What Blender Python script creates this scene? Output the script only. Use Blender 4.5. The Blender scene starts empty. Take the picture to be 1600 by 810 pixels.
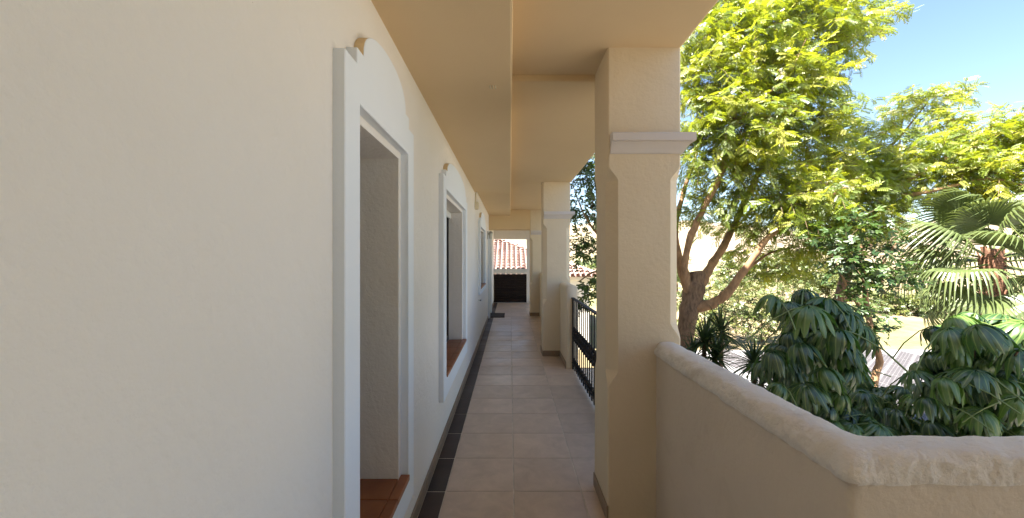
import bpy, bmesh, math, random
import numpy as np
from mathutils import Vector, Matrix, noise

random.seed(7)
rng = np.random.default_rng(11)
R = math.radians
scene = bpy.context.scene
COL = scene.collection

# ------------------------------------------------------------------ camera
F = 637.0            # focal length in pixels of the 1600 px wide photograph
VU, VV = 797.0, 403.0  # vanishing point of the corridor
H = 1.56             # eye height above the gallery floor
cam_d = bpy.data.cameras.new('camera')
cam = bpy.data.objects.new('camera', cam_d)
COL.objects.link(cam)
cam.location = (0, 0, H)
cam.rotation_euler = (R(90), 0, 0)
cam_d.sensor_width = 36.0
cam_d.lens = 36.0 * F / 1600.0
cam_d.shift_x = (800 - VU) / 1600.0
cam_d.shift_y = -(405 - VV) / 1600.0
cam_d.clip_start = 0.05
cam_d.clip_end = 3000
scene.camera = cam

# ------------------------------------------------------------------ light
SUN_EL, SUN_AZ = 57.0, -118.0      # degrees; azimuth clockwise from +Y
world = bpy.data.worlds.new('World')
scene.world = world
world.use_nodes = True
wn = world.node_tree
sky = wn.nodes.new('ShaderNodeTexSky')
sky.sky_type = 'NISHITA'
sky.sun_disc = False
sky.sun_elevation = R(SUN_EL)
sky.sun_rotation = R(SUN_AZ)
sky.air_density = 1.0
sky.dust_density = 0.8
sky.ozone_density = 1.6
bg = wn.nodes['Background']
bg.inputs['Strength'].default_value = 0.05
wn.links.new(sky.outputs[0], bg.inputs['Color'])

sd = bpy.data.lights.new('sun', 'SUN')
sd.energy = 5.0
sd.angle = R(0.53)
sd.color = (1.0, 0.93, 0.84)
sun = bpy.data.objects.new('sun', sd)
COL.objects.link(sun)
to_sun = Vector((math.sin(R(SUN_AZ)) * math.cos(R(SUN_EL)), math.cos(R(SUN_AZ)) * math.cos(R(SUN_EL)), math.sin(R(SUN_EL))))
sun.rotation_euler = to_sun.to_track_quat('Z', 'Y').to_euler()
sun.location = (-20, -10, 40)

vs = scene.view_settings
vs.view_transform = 'Standard'
vs.look = 'None'
vs.gamma = 1.0
vs.use_curve_mapping = False
vs.exposure = 2.82

# ------------------------------------------------------------------ helpers
def P(u, v, Y):
    return Vector(((u - VU) * Y / F, Y, H - (v - VV) * Y / F))

GZ = -3.2   # garden ground level

def ground(u, v, z=GZ):
    Y = F * (H - z) / (v - VV)
    return Vector(((u - VU) * Y / F, Y, z))

def tag(o, label=None, cat=None, group=None, kind=None):
    if label: o['label'] = label
    if cat: o['category'] = cat
    if group: o['group'] = group
    if kind: o['kind'] = kind
    return o

def link(name, me, mat=None, parent=None):
    o = bpy.data.objects.new(name, me)
    COL.objects.link(o)
    if mat is not None and me is not None and not me.materials:
        me.materials.append(mat)
    if parent is not None:
        o.parent = parent
    return o

def empty(name, loc=(0, 0, 0), rz=0):
    o = bpy.data.objects.new(name, None)
    o.empty_display_size = 0.2
    COL.objects.link(o)
    o.location = loc
    o.rotation_euler = (0, 0, rz)
    return o

def mesh_np(name, V, Fc, smooth=False):
    V = np.asarray(V, dtype=np.float32); Fc = np.asarray(Fc, dtype=np.int32)
    me = bpy.data.meshes.new(name)
    n, k = Fc.shape
    me.vertices.add(len(V)); me.vertices.foreach_set('co', V.ravel())
    me.loops.add(n * k); me.loops.foreach_set('vertex_index', Fc.ravel())
    me.polygons.add(n)
    me.polygons.foreach_set('loop_start', np.arange(0, n * k, k, dtype=np.int32))
    me.polygons.foreach_set('loop_total', np.full(n, k, dtype=np.int32))
    me.polygons.foreach_set('use_smooth', np.full(n, bool(smooth), dtype=bool))
    me.update(calc_edges=True)
    return me

def bm_mesh(name, bm, smooth=False):
    me = bpy.data.meshes.new(name)
    bmesh.ops.recalc_face_normals(bm, faces=bm.faces)
    bm.to_mesh(me); bm.free()
    if smooth:
        for p in me.polygons: p.use_smooth = True
    return me

def add_box(bm, x0, x1, y0, y1, z0, z1):
    vs_ = [bm.verts.new(c) for c in ((x0,y0,z0),(x1,y0,z0),(x1,y1,z0),(x0,y1,z0),(x0,y0,z1),(x1,y0,z1),(x1,y1,z1),(x0,y1,z1))]
    for f in ((0,3,2,1),(4,5,6,7),(0,1,5,4),(1,2,6,5),(2,3,7,6),(3,0,4,7)):
        bm.faces.new([vs_[i] for i in f])
    return vs_

def box_mesh(name, x0, x1, y0, y1, z0, z1, bevel=0.0, seg=1):
    bm = bmesh.new()
    add_box(bm, x0, x1, y0, y1, z0, z1)
    if bevel > 0:
        bmesh.ops.bevel(bm, geom=list(bm.edges), offset=bevel, segments=seg, affect='EDGES', profile=0.6)
    return bm_mesh(name, bm)

def tube_arrays(pts, rad, n=8, cap=True):
    """tube along a polyline -> (V, F quads)"""
    pts = np.asarray(pts, float); rad = np.asarray(rad, float)
    m = len(pts)
    T = np.gradient(pts, axis=0)
    T /= np.linalg.norm(T, axis=1, keepdims=True) + 1e-9
    ref = np.array([0.0, 0.0, 1.0]) if abs(T[0][2]) < 0.9 else np.array([1.0, 0.0, 0.0])
    V = []
    for i in range(m):
        a = np.cross(T[i], ref); a /= np.linalg.norm(a) + 1e-9
        b = np.cross(T[i], a)
        ref = np.cross(a, T[i])
        ang = np.arange(n) * 2 * np.pi / n
        V.append(pts[i] + rad[i] * (np.cos(ang)[:, None] * a + np.sin(ang)[:, None] * b))
    V = np.concatenate(V)
    Fq = []
    for i in range(m - 1):
        for j in range(n):
            k = (j + 1) % n
            Fq.append((i*n+j, i*n+k, (i+1)*n+k, (i+1)*n+j))
    return V, np.array(Fq, dtype=np.int32)

class Acc:
    def __init__(s): s.V = []; s.F = []; s.n = 0; s.t = []
    def add(s, V, Fq, tint=0.5):
        s.V.append(V); s.F.append(Fq + s.n); s.n += len(V); s.t.append(np.full(len(Fq), tint, dtype=np.float32))
    def mesh(s, name, smooth=False, tint=False):
        me = mesh_np(name, np.concatenate(s.V), np.concatenate(s.F), smooth)
        if tint:
            a = me.attributes.new('tint', 'FLOAT', 'FACE')
            a.data.foreach_set('value', np.concatenate(s.t))
        return me

# ------------------------------------------------------------------ materials
def new_mat(name):
    m = bpy.data.materials.new(name); m.use_nodes = True
    return m, m.node_tree.nodes, m.node_tree.links

def nd(nodes, t, **kw):
    n = nodes.new(t)
    for k, v in kw.items(): setattr(n, k, v)
    return n

def noise_n(nodes, links, scale, detail=4, rough=0.6, coord=None, dist=0.0):
    n = nodes.new('ShaderNodeTexNoise')
    n.inputs['Scale'].default_value = scale
    n.inputs['Detail'].default_value = detail
    n.inputs['Roughness'].default_value = rough
    n.inputs['Distortion'].default_value = dist
    if coord is not None: links.new(coord, n.inputs['Vector'])
    return n

def ramp(nodes, links, src, stops):
    r = nodes.new('ShaderNodeValToRGB')
    els = r.color_ramp.elements
    while len(els) < len(stops): els.new(0.5)
    for e, (p, c) in zip(els, stops):
        e.position = p; e.color = (c[0], c[1], c[2], 1)
    links.new(src, r.inputs['Fac'])
    return r

def plaster(name, col, col2=None, bump=0.25, scale=60, lump=0.3, rough=0.85, specks=0.0, stain=None):
    m, N, L = new_mat(name)
    b = N['Principled BSDF']
    geo = nd(N, 'ShaderNodeNewGeometry')
    pos = geo.outputs['Position']
    col2 = col2 or tuple(c * 0.93 for c in col)
    n1 = noise_n(N, L, 1.3, 5, 0.6, pos)
    r1 = ramp(N, L, n1.outputs['Fac'], [(0.3, col2), (0.7, col)])
    out = r1.outputs[0]
    if stain:
        n4 = noise_n(N, L, 5.0, 8, 0.7, pos, 0.6)
        r4 = ramp(N, L, n4.outputs['Fac'], [(0.52, (0, 0, 0)), (0.75, (1, 1, 1))])
        mx = nd(N, 'ShaderNodeMix', data_type='RGBA')
        sc = nd(N, 'ShaderNodeMath', operation='MULTIPLY'); sc.inputs[1].default_value = stain[1]
        L.new(r4.outputs[0], sc.inputs[0]); L.new(sc.outputs[0], mx.inputs[0])
        L.new(out, mx.inputs[6]); mx.inputs[7].default_value = (*stain[0], 1)
        out = mx.outputs[2]
    if specks > 0:
        vo = nd(N, 'ShaderNodeTexVoronoi'); vo.inputs['Scale'].default_value = 9.0
        vo.inputs['Randomness'].default_value = 1.0
        L.new(pos, vo.inputs['Vector'])
        nz = noise_n(N, L, 2.1, 2, 0.5, pos)
        mul = nd(N, 'ShaderNodeMath', operation='MULTIPLY'); mul.inputs[1].default_value = 0.055
        L.new(nz.outputs['Fac'], mul.inputs[0])
        lt = nd(N, 'ShaderNodeMath', operation='LESS_THAN')
        L.new(vo.outputs['Distance'], lt.inputs[0])
        sb = nd(N, 'ShaderNodeMath', operation='SUBTRACT'); sb.inputs[1].default_value = 0.0215
        L.new(mul.outputs[0], sb.inputs[0]); L.new(sb.outputs[0], lt.inputs[1])
        mx = nd(N, 'ShaderNodeMix', data_type='RGBA')
        sc = nd(N, 'ShaderNodeMath', operation='MULTIPLY'); sc.inputs[1].default_value = specks
        L.new(lt.outputs[0], sc.inputs[0]); L.new(sc.outputs[0], mx.inputs[0])
        L.new(out, mx.inputs[6]); mx.inputs[7].default_value = (0.2, 0.15, 0.1, 1)
        out = mx.outputs[2]
    L.new(out, b.inputs['Base Color'])
    b.inputs['Roughness'].default_value = rough
    b.inputs['Specular IOR Level'].default_value = 0.25
    n2 = noise_n(N, L, scale, 6, 0.65, pos)
    n3 = noise_n(N, L, scale * 0.12, 3, 0.5, pos, 0.8)
    ad = nd(N, 'ShaderNodeMath', operation='MULTIPLY_ADD'); ad.inputs[1].default_value = lump * 6
    L.new(n3.outputs['Fac'], ad.inputs[0]); L.new(n2.outputs['Fac'], ad.inputs[2])
    bp = nd(N, 'ShaderNodeBump'); bp.inputs['Strength'].default_value = bump; bp.inputs['Distance'].default_value = 0.008
    L.new(ad.outputs[0], bp.inputs['Height']); L.new(bp.outputs[0], b.inputs['Normal'])
    return m

def simple(name, col, rough=0.5, metal=0.0, var=0.08, scale=20, bump=0.05, spec=0.5, stretch=None):
    m, N, L = new_mat(name)
    b = N['Principled BSDF']
    geo = nd(N, 'ShaderNodeNewGeometry')
    pos = geo.outputs['Position']
    if stretch:
        mp = nd(N, 'ShaderNodeMapping'); mp.inputs['Scale'].default_value = stretch
        L.new(pos, mp.inputs['Vector']); pos = mp.outputs[0]
    n1 = noise_n(N, L, scale, 5, 0.6, pos)
    r1 = ramp(N, L, n1.outputs['Fac'], [(0.3, tuple(max(0, c * (1 - var)) for c in col)), (0.7, tuple(min(1, c * (1 + var)) for c in col))])
    L.new(r1.outputs[0], b.inputs['Base Color'])
    b.inputs['Roughness'].default_value = rough
    b.inputs['Metallic'].default_value = metal
    b.inputs['Specular IOR Level'].default_value = spec
    if bump > 0:
        bp = nd(N, 'ShaderNodeBump'); bp.inputs['Strength'].default_value = bump; bp.inputs['Distance'].default_value = 0.005
        L.new(n1.outputs['Fac'], bp.inputs['Height']); L.new(bp.outputs[0], b.inputs['Normal'])
    return m

def tile_mat(name, c1, c2, rough=0.45, pervar=0.12, scale=6, bump=0.12, wet=False, spec=0.5):
    m, N, L = new_mat(name)
    b = N['Principled BSDF']
    geo = nd(N, 'ShaderNodeNewGeometry')
    oi = nd(N, 'ShaderNodeObjectInfo')
    va = nd(N, 'ShaderNodeVectorMath', operation='ADD')
    vm = nd(N, 'ShaderNodeVectorMath', operation='SCALE'); vm.inputs['Scale'].default_value = 37.0
    cx = nd(N, 'ShaderNodeCombineXYZ')
    L.new(oi.outputs['Random'], cx.inputs[0]); L.new(oi.outputs['Random'], cx.inputs[1])
    L.new(cx.outputs[0], vm.inputs[0]); L.new(geo.outputs['Position'], va.inputs[0]); L.new(vm.outputs[0], va.inputs[1])
    n1 = noise_n(N, L, scale, 8, 0.65, va.outputs[0], 0.5)
    r1 = ramp(N, L, n1.outputs['Fac'], [(0.28, c2), (0.72, c1)])
    hv = nd(N, 'ShaderNodeHueSaturation')
    mr = nd(N, 'ShaderNodeMapRange'); mr.inputs['To Min'].default_value = 1 - pervar; mr.inputs['To Max'].default_value = 1 + pervar
    L.new(oi.outputs['Random'], mr.inputs['Value']); L.new(mr.outputs[0], hv.inputs['Value'])
    L.new(r1.outputs[0], hv.inputs['Color']); L.new(hv.outputs[0], b.inputs['Base Color'])
    n2 = noise_n(N, L, 1.6, 2, 0.5, geo.outputs['Position'], 0.3)
    mr2 = nd(N, 'ShaderNodeMapRange'); mr2.inputs['From Min'].default_value = 0.35; mr2.inputs['From Max'].default_value = 0.65
    mr2.inputs['To Min'].default_value = rough - 0.06; mr2.inputs['To Max'].default_value = rough + 0.08
    L.new(n2.outputs['Fac'], mr2.inputs['Value']); L.new(mr2.outputs[0], b.inputs['Roughness'])
    b.inputs['Specular IOR Level'].default_value = spec
    n3 = noise_n(N, L, 28, 6, 0.7, va.outputs[0])
    bp = nd(N, 'ShaderNodeBump'); bp.inputs['Strength'].default_value = bump; bp.inputs['Distance'].default_value = 0.004
    L.new(n3.outputs['Fac'], bp.inputs['Height']); L.new(bp.outputs[0], b.inputs['Normal'])
    return m

def leaf_mat(name, dark, mid, bright, trans, tfac=0.35, rough=0.45, gloss=0.06, obj_rand=False):
    m, N, L = new_mat(name)
    for n in list(N):
        if n.type != 'OUTPUT_MATERIAL': N.remove(n)
    out = [n for n in N if n.type == 'OUTPUT_MATERIAL'][0]
    if obj_rand:
        src = nd(N, 'ShaderNodeObjectInfo').outputs['Random']
    else:
        at = nd(N, 'ShaderNodeAttribute', attribute_name='tint'); src = at.outputs['Fac']
    r1 = ramp(N, L, src, [(0.0, dark), (0.55, mid), (1.0, bright)])
    geo = nd(N, 'ShaderNodeNewGeometry')
    nz = noise_n(N, L, 30, 2, 0.5, geo.outputs['Position'])
    hv = nd(N, 'ShaderNodeHueSaturation')
    mr = nd(N, 'ShaderNodeMapRange'); mr.inputs['To Min'].default_value = 0.8; mr.inputs['To Max'].default_value = 1.2
    L.new(nz.outputs['Fac'], mr.inputs['Value']); L.new(mr.outputs[0], hv.inputs['Value']); L.new(r1.outputs[0], hv.inputs['Color'])
    colr = hv.outputs[0]
    if obj_rand:   # pale midrib
        ra = nd(N, 'ShaderNodeAttribute', attribute_name='rib')
        rr = ramp(N, L, ra.outputs['Fac'], [(0.80, (0, 0, 0)), (0.94, (0.75, 0.75, 0.75))])
        mr_ = nd(N, 'ShaderNodeMix', data_type='RGBA')
        L.new(rr.outputs[0], mr_.inputs[0]); L.new(colr, mr_.inputs[6]); mr_.inputs[7].default_value = (0.20, 0.26, 0.07, 1)
        colr = mr_.outputs[2]
    df = nd(N, 'ShaderNodeBsdfDiffuse'); L.new(colr, df.inputs['Color'])
    tr = nd(N, 'ShaderNodeBsdfTranslucent')
    mxc = nd(N, 'ShaderNodeMix', data_type='RGBA'); mxc.inputs[0].default_value = 0.6
    L.new(hv.outputs[0], mxc.inputs[6]); mxc.inputs[7].default_value = (*trans, 1)
    L.new(mxc.outputs[2], tr.inputs['Color'])
    mx = nd(N, 'ShaderNodeMixShader'); mx.inputs[0].default_value = tfac
    L.new(df.outputs[0], mx.inputs[1]); L.new(tr.outputs[0], mx.inputs[2])
    gl = nd(N, 'ShaderNodeBsdfGlossy'); gl.inputs['Roughness'].default_value = rough
    gl.inputs['Color'].default_value = (1, 1, 1, 1)
    mx2 = nd(N, 'ShaderNodeMixShader'); mx2.inputs[0].default_value = gloss
    L.new(mx.outputs[0], mx2.inputs[1]); L.new(gl.outputs[0], mx2.inputs[2])
    L.new(mx2.outputs[0], out.inputs['Surface'])
    return m

M = {}
CREAM = (0.80, 0.70, 0.50)
M['wall'] = plaster('cream wall plaster', (0.83, 0.80, 0.765), (0.805, 0.77, 0.725), bump=0.5, scale=40, lump=0.35, specks=0.6)
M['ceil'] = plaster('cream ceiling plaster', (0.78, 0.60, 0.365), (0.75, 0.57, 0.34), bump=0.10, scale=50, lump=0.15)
M['column'] = plaster('cream column stucco', (0.79, 0.665, 0.485), (0.74, 0.615, 0.44), bump=0.45, scale=38, lump=0.3, specks=0.4)
M['cap'] = plaster('rough parapet plaster paled for skylight', (0.86, 0.82, 0.76), (0.80, 0.73, 0.64), bump=0.9, scale=60, lump=0.3, stain=((0.45, 0.34, 0.23), 0.5))  # rough cap plaster, its paler colour stands in for skylight on the top
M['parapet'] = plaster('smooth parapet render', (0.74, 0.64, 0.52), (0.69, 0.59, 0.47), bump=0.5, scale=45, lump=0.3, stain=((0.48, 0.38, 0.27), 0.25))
M['trim'] = plaster('white painted moulding', (0.82, 0.88, 0.95), (0.79, 0.84, 0.91), bump=0.10, scale=60, lump=0.1)
M['mould'] = plaster('pale grey pink moulding', (0.70, 0.64, 0.60), (0.66, 0.60, 0.56), bump=0.12, scale=60, lump=0.1)
M['grout'] = simple('pale grout', (0.55, 0.47, 0.38), 0.9, var=0.25, scale=9)
M['tile'] = tile_mat('taupe stone floor tile', (0.60, 0.46, 0.355), (0.44, 0.33, 0.25), rough=0.36, pervar=0.10, scale=6)
M['dark_tile'] = tile_mat('dark brown border tile', (0.058, 0.036, 0.031), (0.040, 0.025, 0.022), rough=0.45, pervar=0.15, scale=8, bump=0.05, spec=0.3)
M['skirt'] = tile_mat('taupe skirting tile', (0.33, 0.24, 0.165), (0.26, 0.185, 0.125), rough=0.5, pervar=0.1, scale=7)
M['terracotta'] = tile_mat('glazed terracotta sill tile', (0.36, 0.125, 0.042), (0.25, 0.08, 0.028), rough=0.4, pervar=0.15, scale=9)
M['iron'] = simple('black painted iron', (0.014, 0.012, 0.012), 0.6, var=0.3, scale=60, spec=0.25)
M['frame'] = simple('dark window frame', (0.03, 0.028, 0.03), 0.4)
M['pane'] = simple('dark window pane', (0.015, 0.017, 0.02), 0.06, var=0.02, bump=0)
M['panel'] = simple('very dark brown wood slat', (0.016, 0.009, 0.008), 0.6, spec=0.25, var=0.4, scale=8, stretch=(1, 1, 14))
M['white'] = simple('off white painted metal', (0.72, 0.73, 0.72), 0.5, var=0.05)
M['grey'] = simple('grey painted metal', (0.30, 0.31, 0.31), 0.5, var=0.1)
M['glass_lamp'] = simple('frosted lamp glass', (0.55, 0.56, 0.54), 0.25, var=0.05)
M['box'] = simple('cream plastic box', (0.70, 0.62, 0.46), 0.5, var=0.04)
M['mat'] = simple('dark brown coir mat', (0.05, 0.032, 0.022), 0.95, var=0.5, scale=120, bump=0.5)
M['door'] = simple('cream painted door', (0.62, 0.54, 0.40), 0.5, var=0.05)
M['house_wall'] = plaster('white house render', (0.80, 0.77, 0.70), bump=0.1, scale=10)
M['roof_tile'] = tile_mat('sun faded pink clay tile', (0.54, 0.38, 0.33), (0.34, 0.21, 0.165), rough=0.8, pervar=0.1, scale=6.0)
def roof_mat():
    m, N, L = new_mat('weathered clay roof tiles')
    b = N['Principled BSDF']
    at = nd(N, 'ShaderNodeAttribute', attribute_name='tint')
    geo = nd(N, 'ShaderNodeNewGeometry')
    nz = noise_n(N, L, 12, 4, 0.6, geo.outputs['Position'])
    ad = nd(N, 'ShaderNodeMath', operation='MULTIPLY_ADD'); ad.inputs[1].default_value = 0.4
    L.new(nz.outputs['Fac'], ad.inputs[0]); L.new(at.outputs['Fac'], ad.inputs[2])
    r = ramp(N, L, ad.outputs[0], [(0.15, (0.13, 0.065, 0.05)), (0.55, (0.28, 0.18, 0.15)), (1.0, (0.38, 0.28, 0.245))])
    L.new(r.outputs[0], b.inputs['Base Color']); b.inputs['Roughness'].default_value = 0.85
    return m
M['roof_tiles'] = roof_mat()
M['bark'] = simple('brown fissured bark', (0.17, 0.105, 0.062), 0.9, var=0.5, scale=9, bump=1.0, stretch=(3, 3, 0.7))
M['limb'] = simple('orange brown smooth bark', (0.30, 0.175, 0.09), 0.85, var=0.4, scale=7, bump=0.6, stretch=(2, 2, 0.8))
M['twig'] = simple('thin brown twig', (0.15, 0.10, 0.06), 0.9, var=0.3)
M['palm_bark'] = simple('red brown fibrous palm trunk', (0.17, 0.085, 0.05), 0.95, var=0.5, scale=14, bump=1.0, stretch=(1, 1, 3))
M['soil'] = simple('bed soil paled for bounce', (0.42, 0.34, 0.25), 0.95, var=0.4, scale=3, bump=0.4)  # hidden bed soil, made pale to bounce sunlight up into the walkway
M['feather'] = leaf_mat('feathery tree leaf', (0.070, 0.13, 0.016), (0.17, 0.235, 0.02), (0.36, 0.34, 0.02), (0.52, 0.58, 0.014), 0.52)
M['feather2'] = leaf_mat('broad green leaf', (0.022, 0.060, 0.014), (0.05, 0.10, 0.018), (0.10, 0.15, 0.02), (0.15, 0.24, 0.02), 0.35, gloss=0.05)
M['bush'] = leaf_mat('sunlit bush leaf', (0.05, 0.085, 0.018), (0.085, 0.12, 0.025), (0.15, 0.16, 0.03), (0.18, 0.22, 0.03), 0.35)
M['umbrella_leaf'] = leaf_mat('glossy umbrella plant leaf', (0.020, 0.055, 0.018), (0.036, 0.088, 0.022), (0.085, 0.16, 0.024), (0.10, 0.26, 0.01), 0.25, rough=0.38, gloss=0.065, obj_rand=True)
M['palm_leaf'] = leaf_mat('fan palm leaf', (0.07, 0.095, 0.035), (0.10, 0.135, 0.045), (0.17, 0.19, 0.06), (0.18, 0.22, 0.04), 0.30, rough=0.4, gloss=0.05)
M['yucca'] = leaf_mat('dark sword leaf', (0.018, 0.040, 0.016), (0.035, 0.062, 0.02), (0.085, 0.11, 0.03), (0.08, 0.12, 0.02), 0.2, rough=0.35, gloss=0.05)

# ------------------------------------------------------------------ floor
XW = -0.568           # gallery wall plane
TS = 0.451            # floor tile module
Y0 = F * H / 365.2    # a grout row seen in the photograph
XE = [-0.429, 0.024, 0.475, 0.905]   # grout lines between the tile columns
SLAB_OUT = 0.985

def floor():
    bm = bmesh.new()
    add_box(bm, XW - 0.02, SLAB_OUT, 1.0, 14.3, -0.25, -0.0022)
    add_box(bm, XW - 0.02, 3.3, -4.0, 1.0, -0.25, -0.0022)
    fl = link('floor', bm_mesh('floor', bm), M['grout'])
    tag(fl, kind='structure')
    tm = {}
    def tile(x0, x1, y0, y1, mat, zt):
        key = (round(x1 - x0, 3), round(y1 - y0, 3), mat.name)
        if key not in tm:
            me = box_mesh('tile', -(x1-x0)/2, (x1-x0)/2, -(y1-y0)/2, (y1-y0)/2, -0.012, 0, 0.0018)
            me.materials.append(mat); tm[key] = me
        o = link('tile', tm[key], None, fl)
        o.location = ((x0+x1)/2, (y0+y1)/2, zt + random.uniform(-0.0006, 0.0006))
        o.rotation_euler = (random.uniform(-.0012, .0012), random.uniform(-.0012, .0012), 0)
    g = 0.0038
    for k in range(-9, 26):
        y0 = Y0 + k * TS; y1 = y0 + TS
        if y1 > 14.14: y1 = 14.135
        if y1 - y0 < 0.05: continue
        tile(-0.555, XE[0] - g, y0 + g, y1 - g, M['dark_tile'], 0.0)
        for i in range(3):
            tile(XE[i] + g, XE[i+1] - g, y0 + g, y1 - g, M['tile'], 0.0)
        if y1 < 1.04:
            for i in range(4):
                tile(0.905 + i*TS + g, 0.905 + (i+1)*TS - g, y0 + g, y1 - g, M['tile'], 0.0)
    return fl
FL = floor()

# ------------------------------------------------------------------ ceiling
def ceiling():
    bm = bmesh.new()
    def bx(*a):
        b2 = bmesh.new(); add_box(b2, *a)
        bmesh.ops.bevel(b2, geom=list(b2.edges), offset=0.012, segments=2, affect='EDGES', profile=0.6)
        me = bpy.data.meshes.new('t'); b2.to_mesh(me); b2.free(); bm.from_mesh(me); bpy.data.meshes.remove(me)
    bx(-0.60, 0.012, -4.0, 6.56, 2.612, 2.935)       # low soffit, near bays
    bx(-0.60, 0.010, 6.50, 11.10, 2.695, 2.934)      # low soffit, third bay
    bx(-0.03, 1.016, -4.0, 2.84, 2.808, 2.936)       # outer soffit, first bay
    bx(0.9, 3.4, -4.0, 0.95, 2.812, 2.932)           # over the landing, unseen; reach set to keep skylight off the parapet face
    bx(-0.03, 0.975, 2.78, 6.50, 2.762, 2.938)       # second bay, lower
    bx(-0.03, 0.97, 6.40, 11.12, 2.846, 2.940)       # third bay
    bx(-0.60, 0.965, 10.95, 11.35, 2.318, 2.942)     # cross beam
    bx(-0.60, 0.96, 11.30, 14.40, 2.55, 2.944)       # last bay
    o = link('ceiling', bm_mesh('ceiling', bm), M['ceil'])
    tag(o, kind='structure')
    # two small hook stubs on the low soffit
    ac = Acc()
    return o
CEIL = ceiling()

# ------------------------------------------------------------------ wall closing the landing behind
bw = link('back_wall', box_mesh('back_wall', -0.95, 3.3, -1.75, -1.5, -0.2, 2.80), plaster('cream back wall', (0.78, 0.70, 0.53)))
tag(bw, 'cream wall closing the landing behind the viewer', 'wall')

# ------------------------------------------------------------------ gallery wall with window and door openings
WINDOWS = [  # outer y0,y1, trim opening y0,y1, opening head z, sill z, trim bottom z, pane depth, trim front
    dict(o=(1.306, 2.235), a=(1.437, 2.122), head=2.100, sill=0.436, bot=0.27, pane=-0.86, nt=3, step=0.047),
    dict(o=(3.245, 5.04), a=(3.39, 4.88), head=2.130, sill=0.592, bot=0.405, pane=-0.755, nt=6, step=0.05),
    dict(o=(7.27, 8.93), a=(7.40, 8.74), head=2.130, sill=1.02, bot=0.90, pane=-0.755, nt=5, step=0.05),
]
DOOR = dict(y=(10.62, 11.52), head=2.12)
TF = -0.528  # front of the white surrounds

def gallery_wall():
    holes = [(w['a'][0] + w['step'], w['a'][1] - w['step'], w['sill'] - 0.03, w['head'] - 0.035, w['pane'] - 0.03) for w in WINDOWS]
    holes.append((DOOR['y'][0], DOOR['y'][1], -0.2, DOOR['head'], -0.72))
    ys = sorted({-4.0, 14.2} | {h[0] for h in holes} | {h[1] for h in holes})
    zs = sorted({-0.2, 2.9} | {h[2] for h in holes} | {h[3] for h in holes})
    bm = bmesh.new(); vd = {}
    def v(x, y, z):
        k = (round(x, 4), round(y, 4), round(z, 4))
        if k not in vd: vd[k] = bm.verts.new(k)
        return vd[k]
    for i in range(len(ys)-1):
        for j in range(len(zs)-1):
            yc, zc = (ys[i]+ys[i+1])/2, (zs[j]+zs[j+1])/2
            if any(h[0] < yc < h[1] and h[2] < zc < h[3] for h in holes): continue
            bm.faces.new([v(XW, ys[i], zs[j]), v(XW, ys[i+1], zs[j]), v(XW, ys[i+1], zs[j+1]), v(XW, ys[i], zs[j+1])])
    for (a, b, c, d, xp) in holes:
        for (p, q) in (((a, c), (b, c)), ((b, c), (b, d)), ((b, d), (a, d)), ((a, d), (a, c))):
            # split the reveal along the wall grid so that edges are shared
            bm.faces.new([v(XW, *p), v(XW, *q), v(xp, *q), v(xp, *p)])
        bm.faces.new([v(xp, a, c), v(xp, b, c), v(xp, b, d), v(xp, a, d)])
    # wall ends and back so that it is a solid body
    for y in (-4.0, 14.2):
        bm.faces.new([v(XW, y, -0.2), v(-0.95, y, -0.2), v(-0.95, y, 2.9), v(XW, y, 2.9)])
    bm.faces.new([v(-0.95, -4.0, -0.2), v(-0.95, 14.2, -0.2), v(-0.95, 14.2, 2.9), v(-0.95, -4.0, 2.9)])
    bm.faces.new([v(XW, -4.0, 2.9), v(XW, 14.2, 2.9), v(-0.95, 14.2, 2.9), v(-0.95, -4.0, 2.9)])
    me = bpy.data.meshes.new('gallery_wall'); bm.normal_update(); bm.to_mesh(me); bm.free()
    w = link('gallery_wall', me, M['wall'])
    tag(w, 'long cream plastered wall with white arched window surrounds along the walkway', 'wall')
    return w
GW = gallery_wall()

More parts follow.
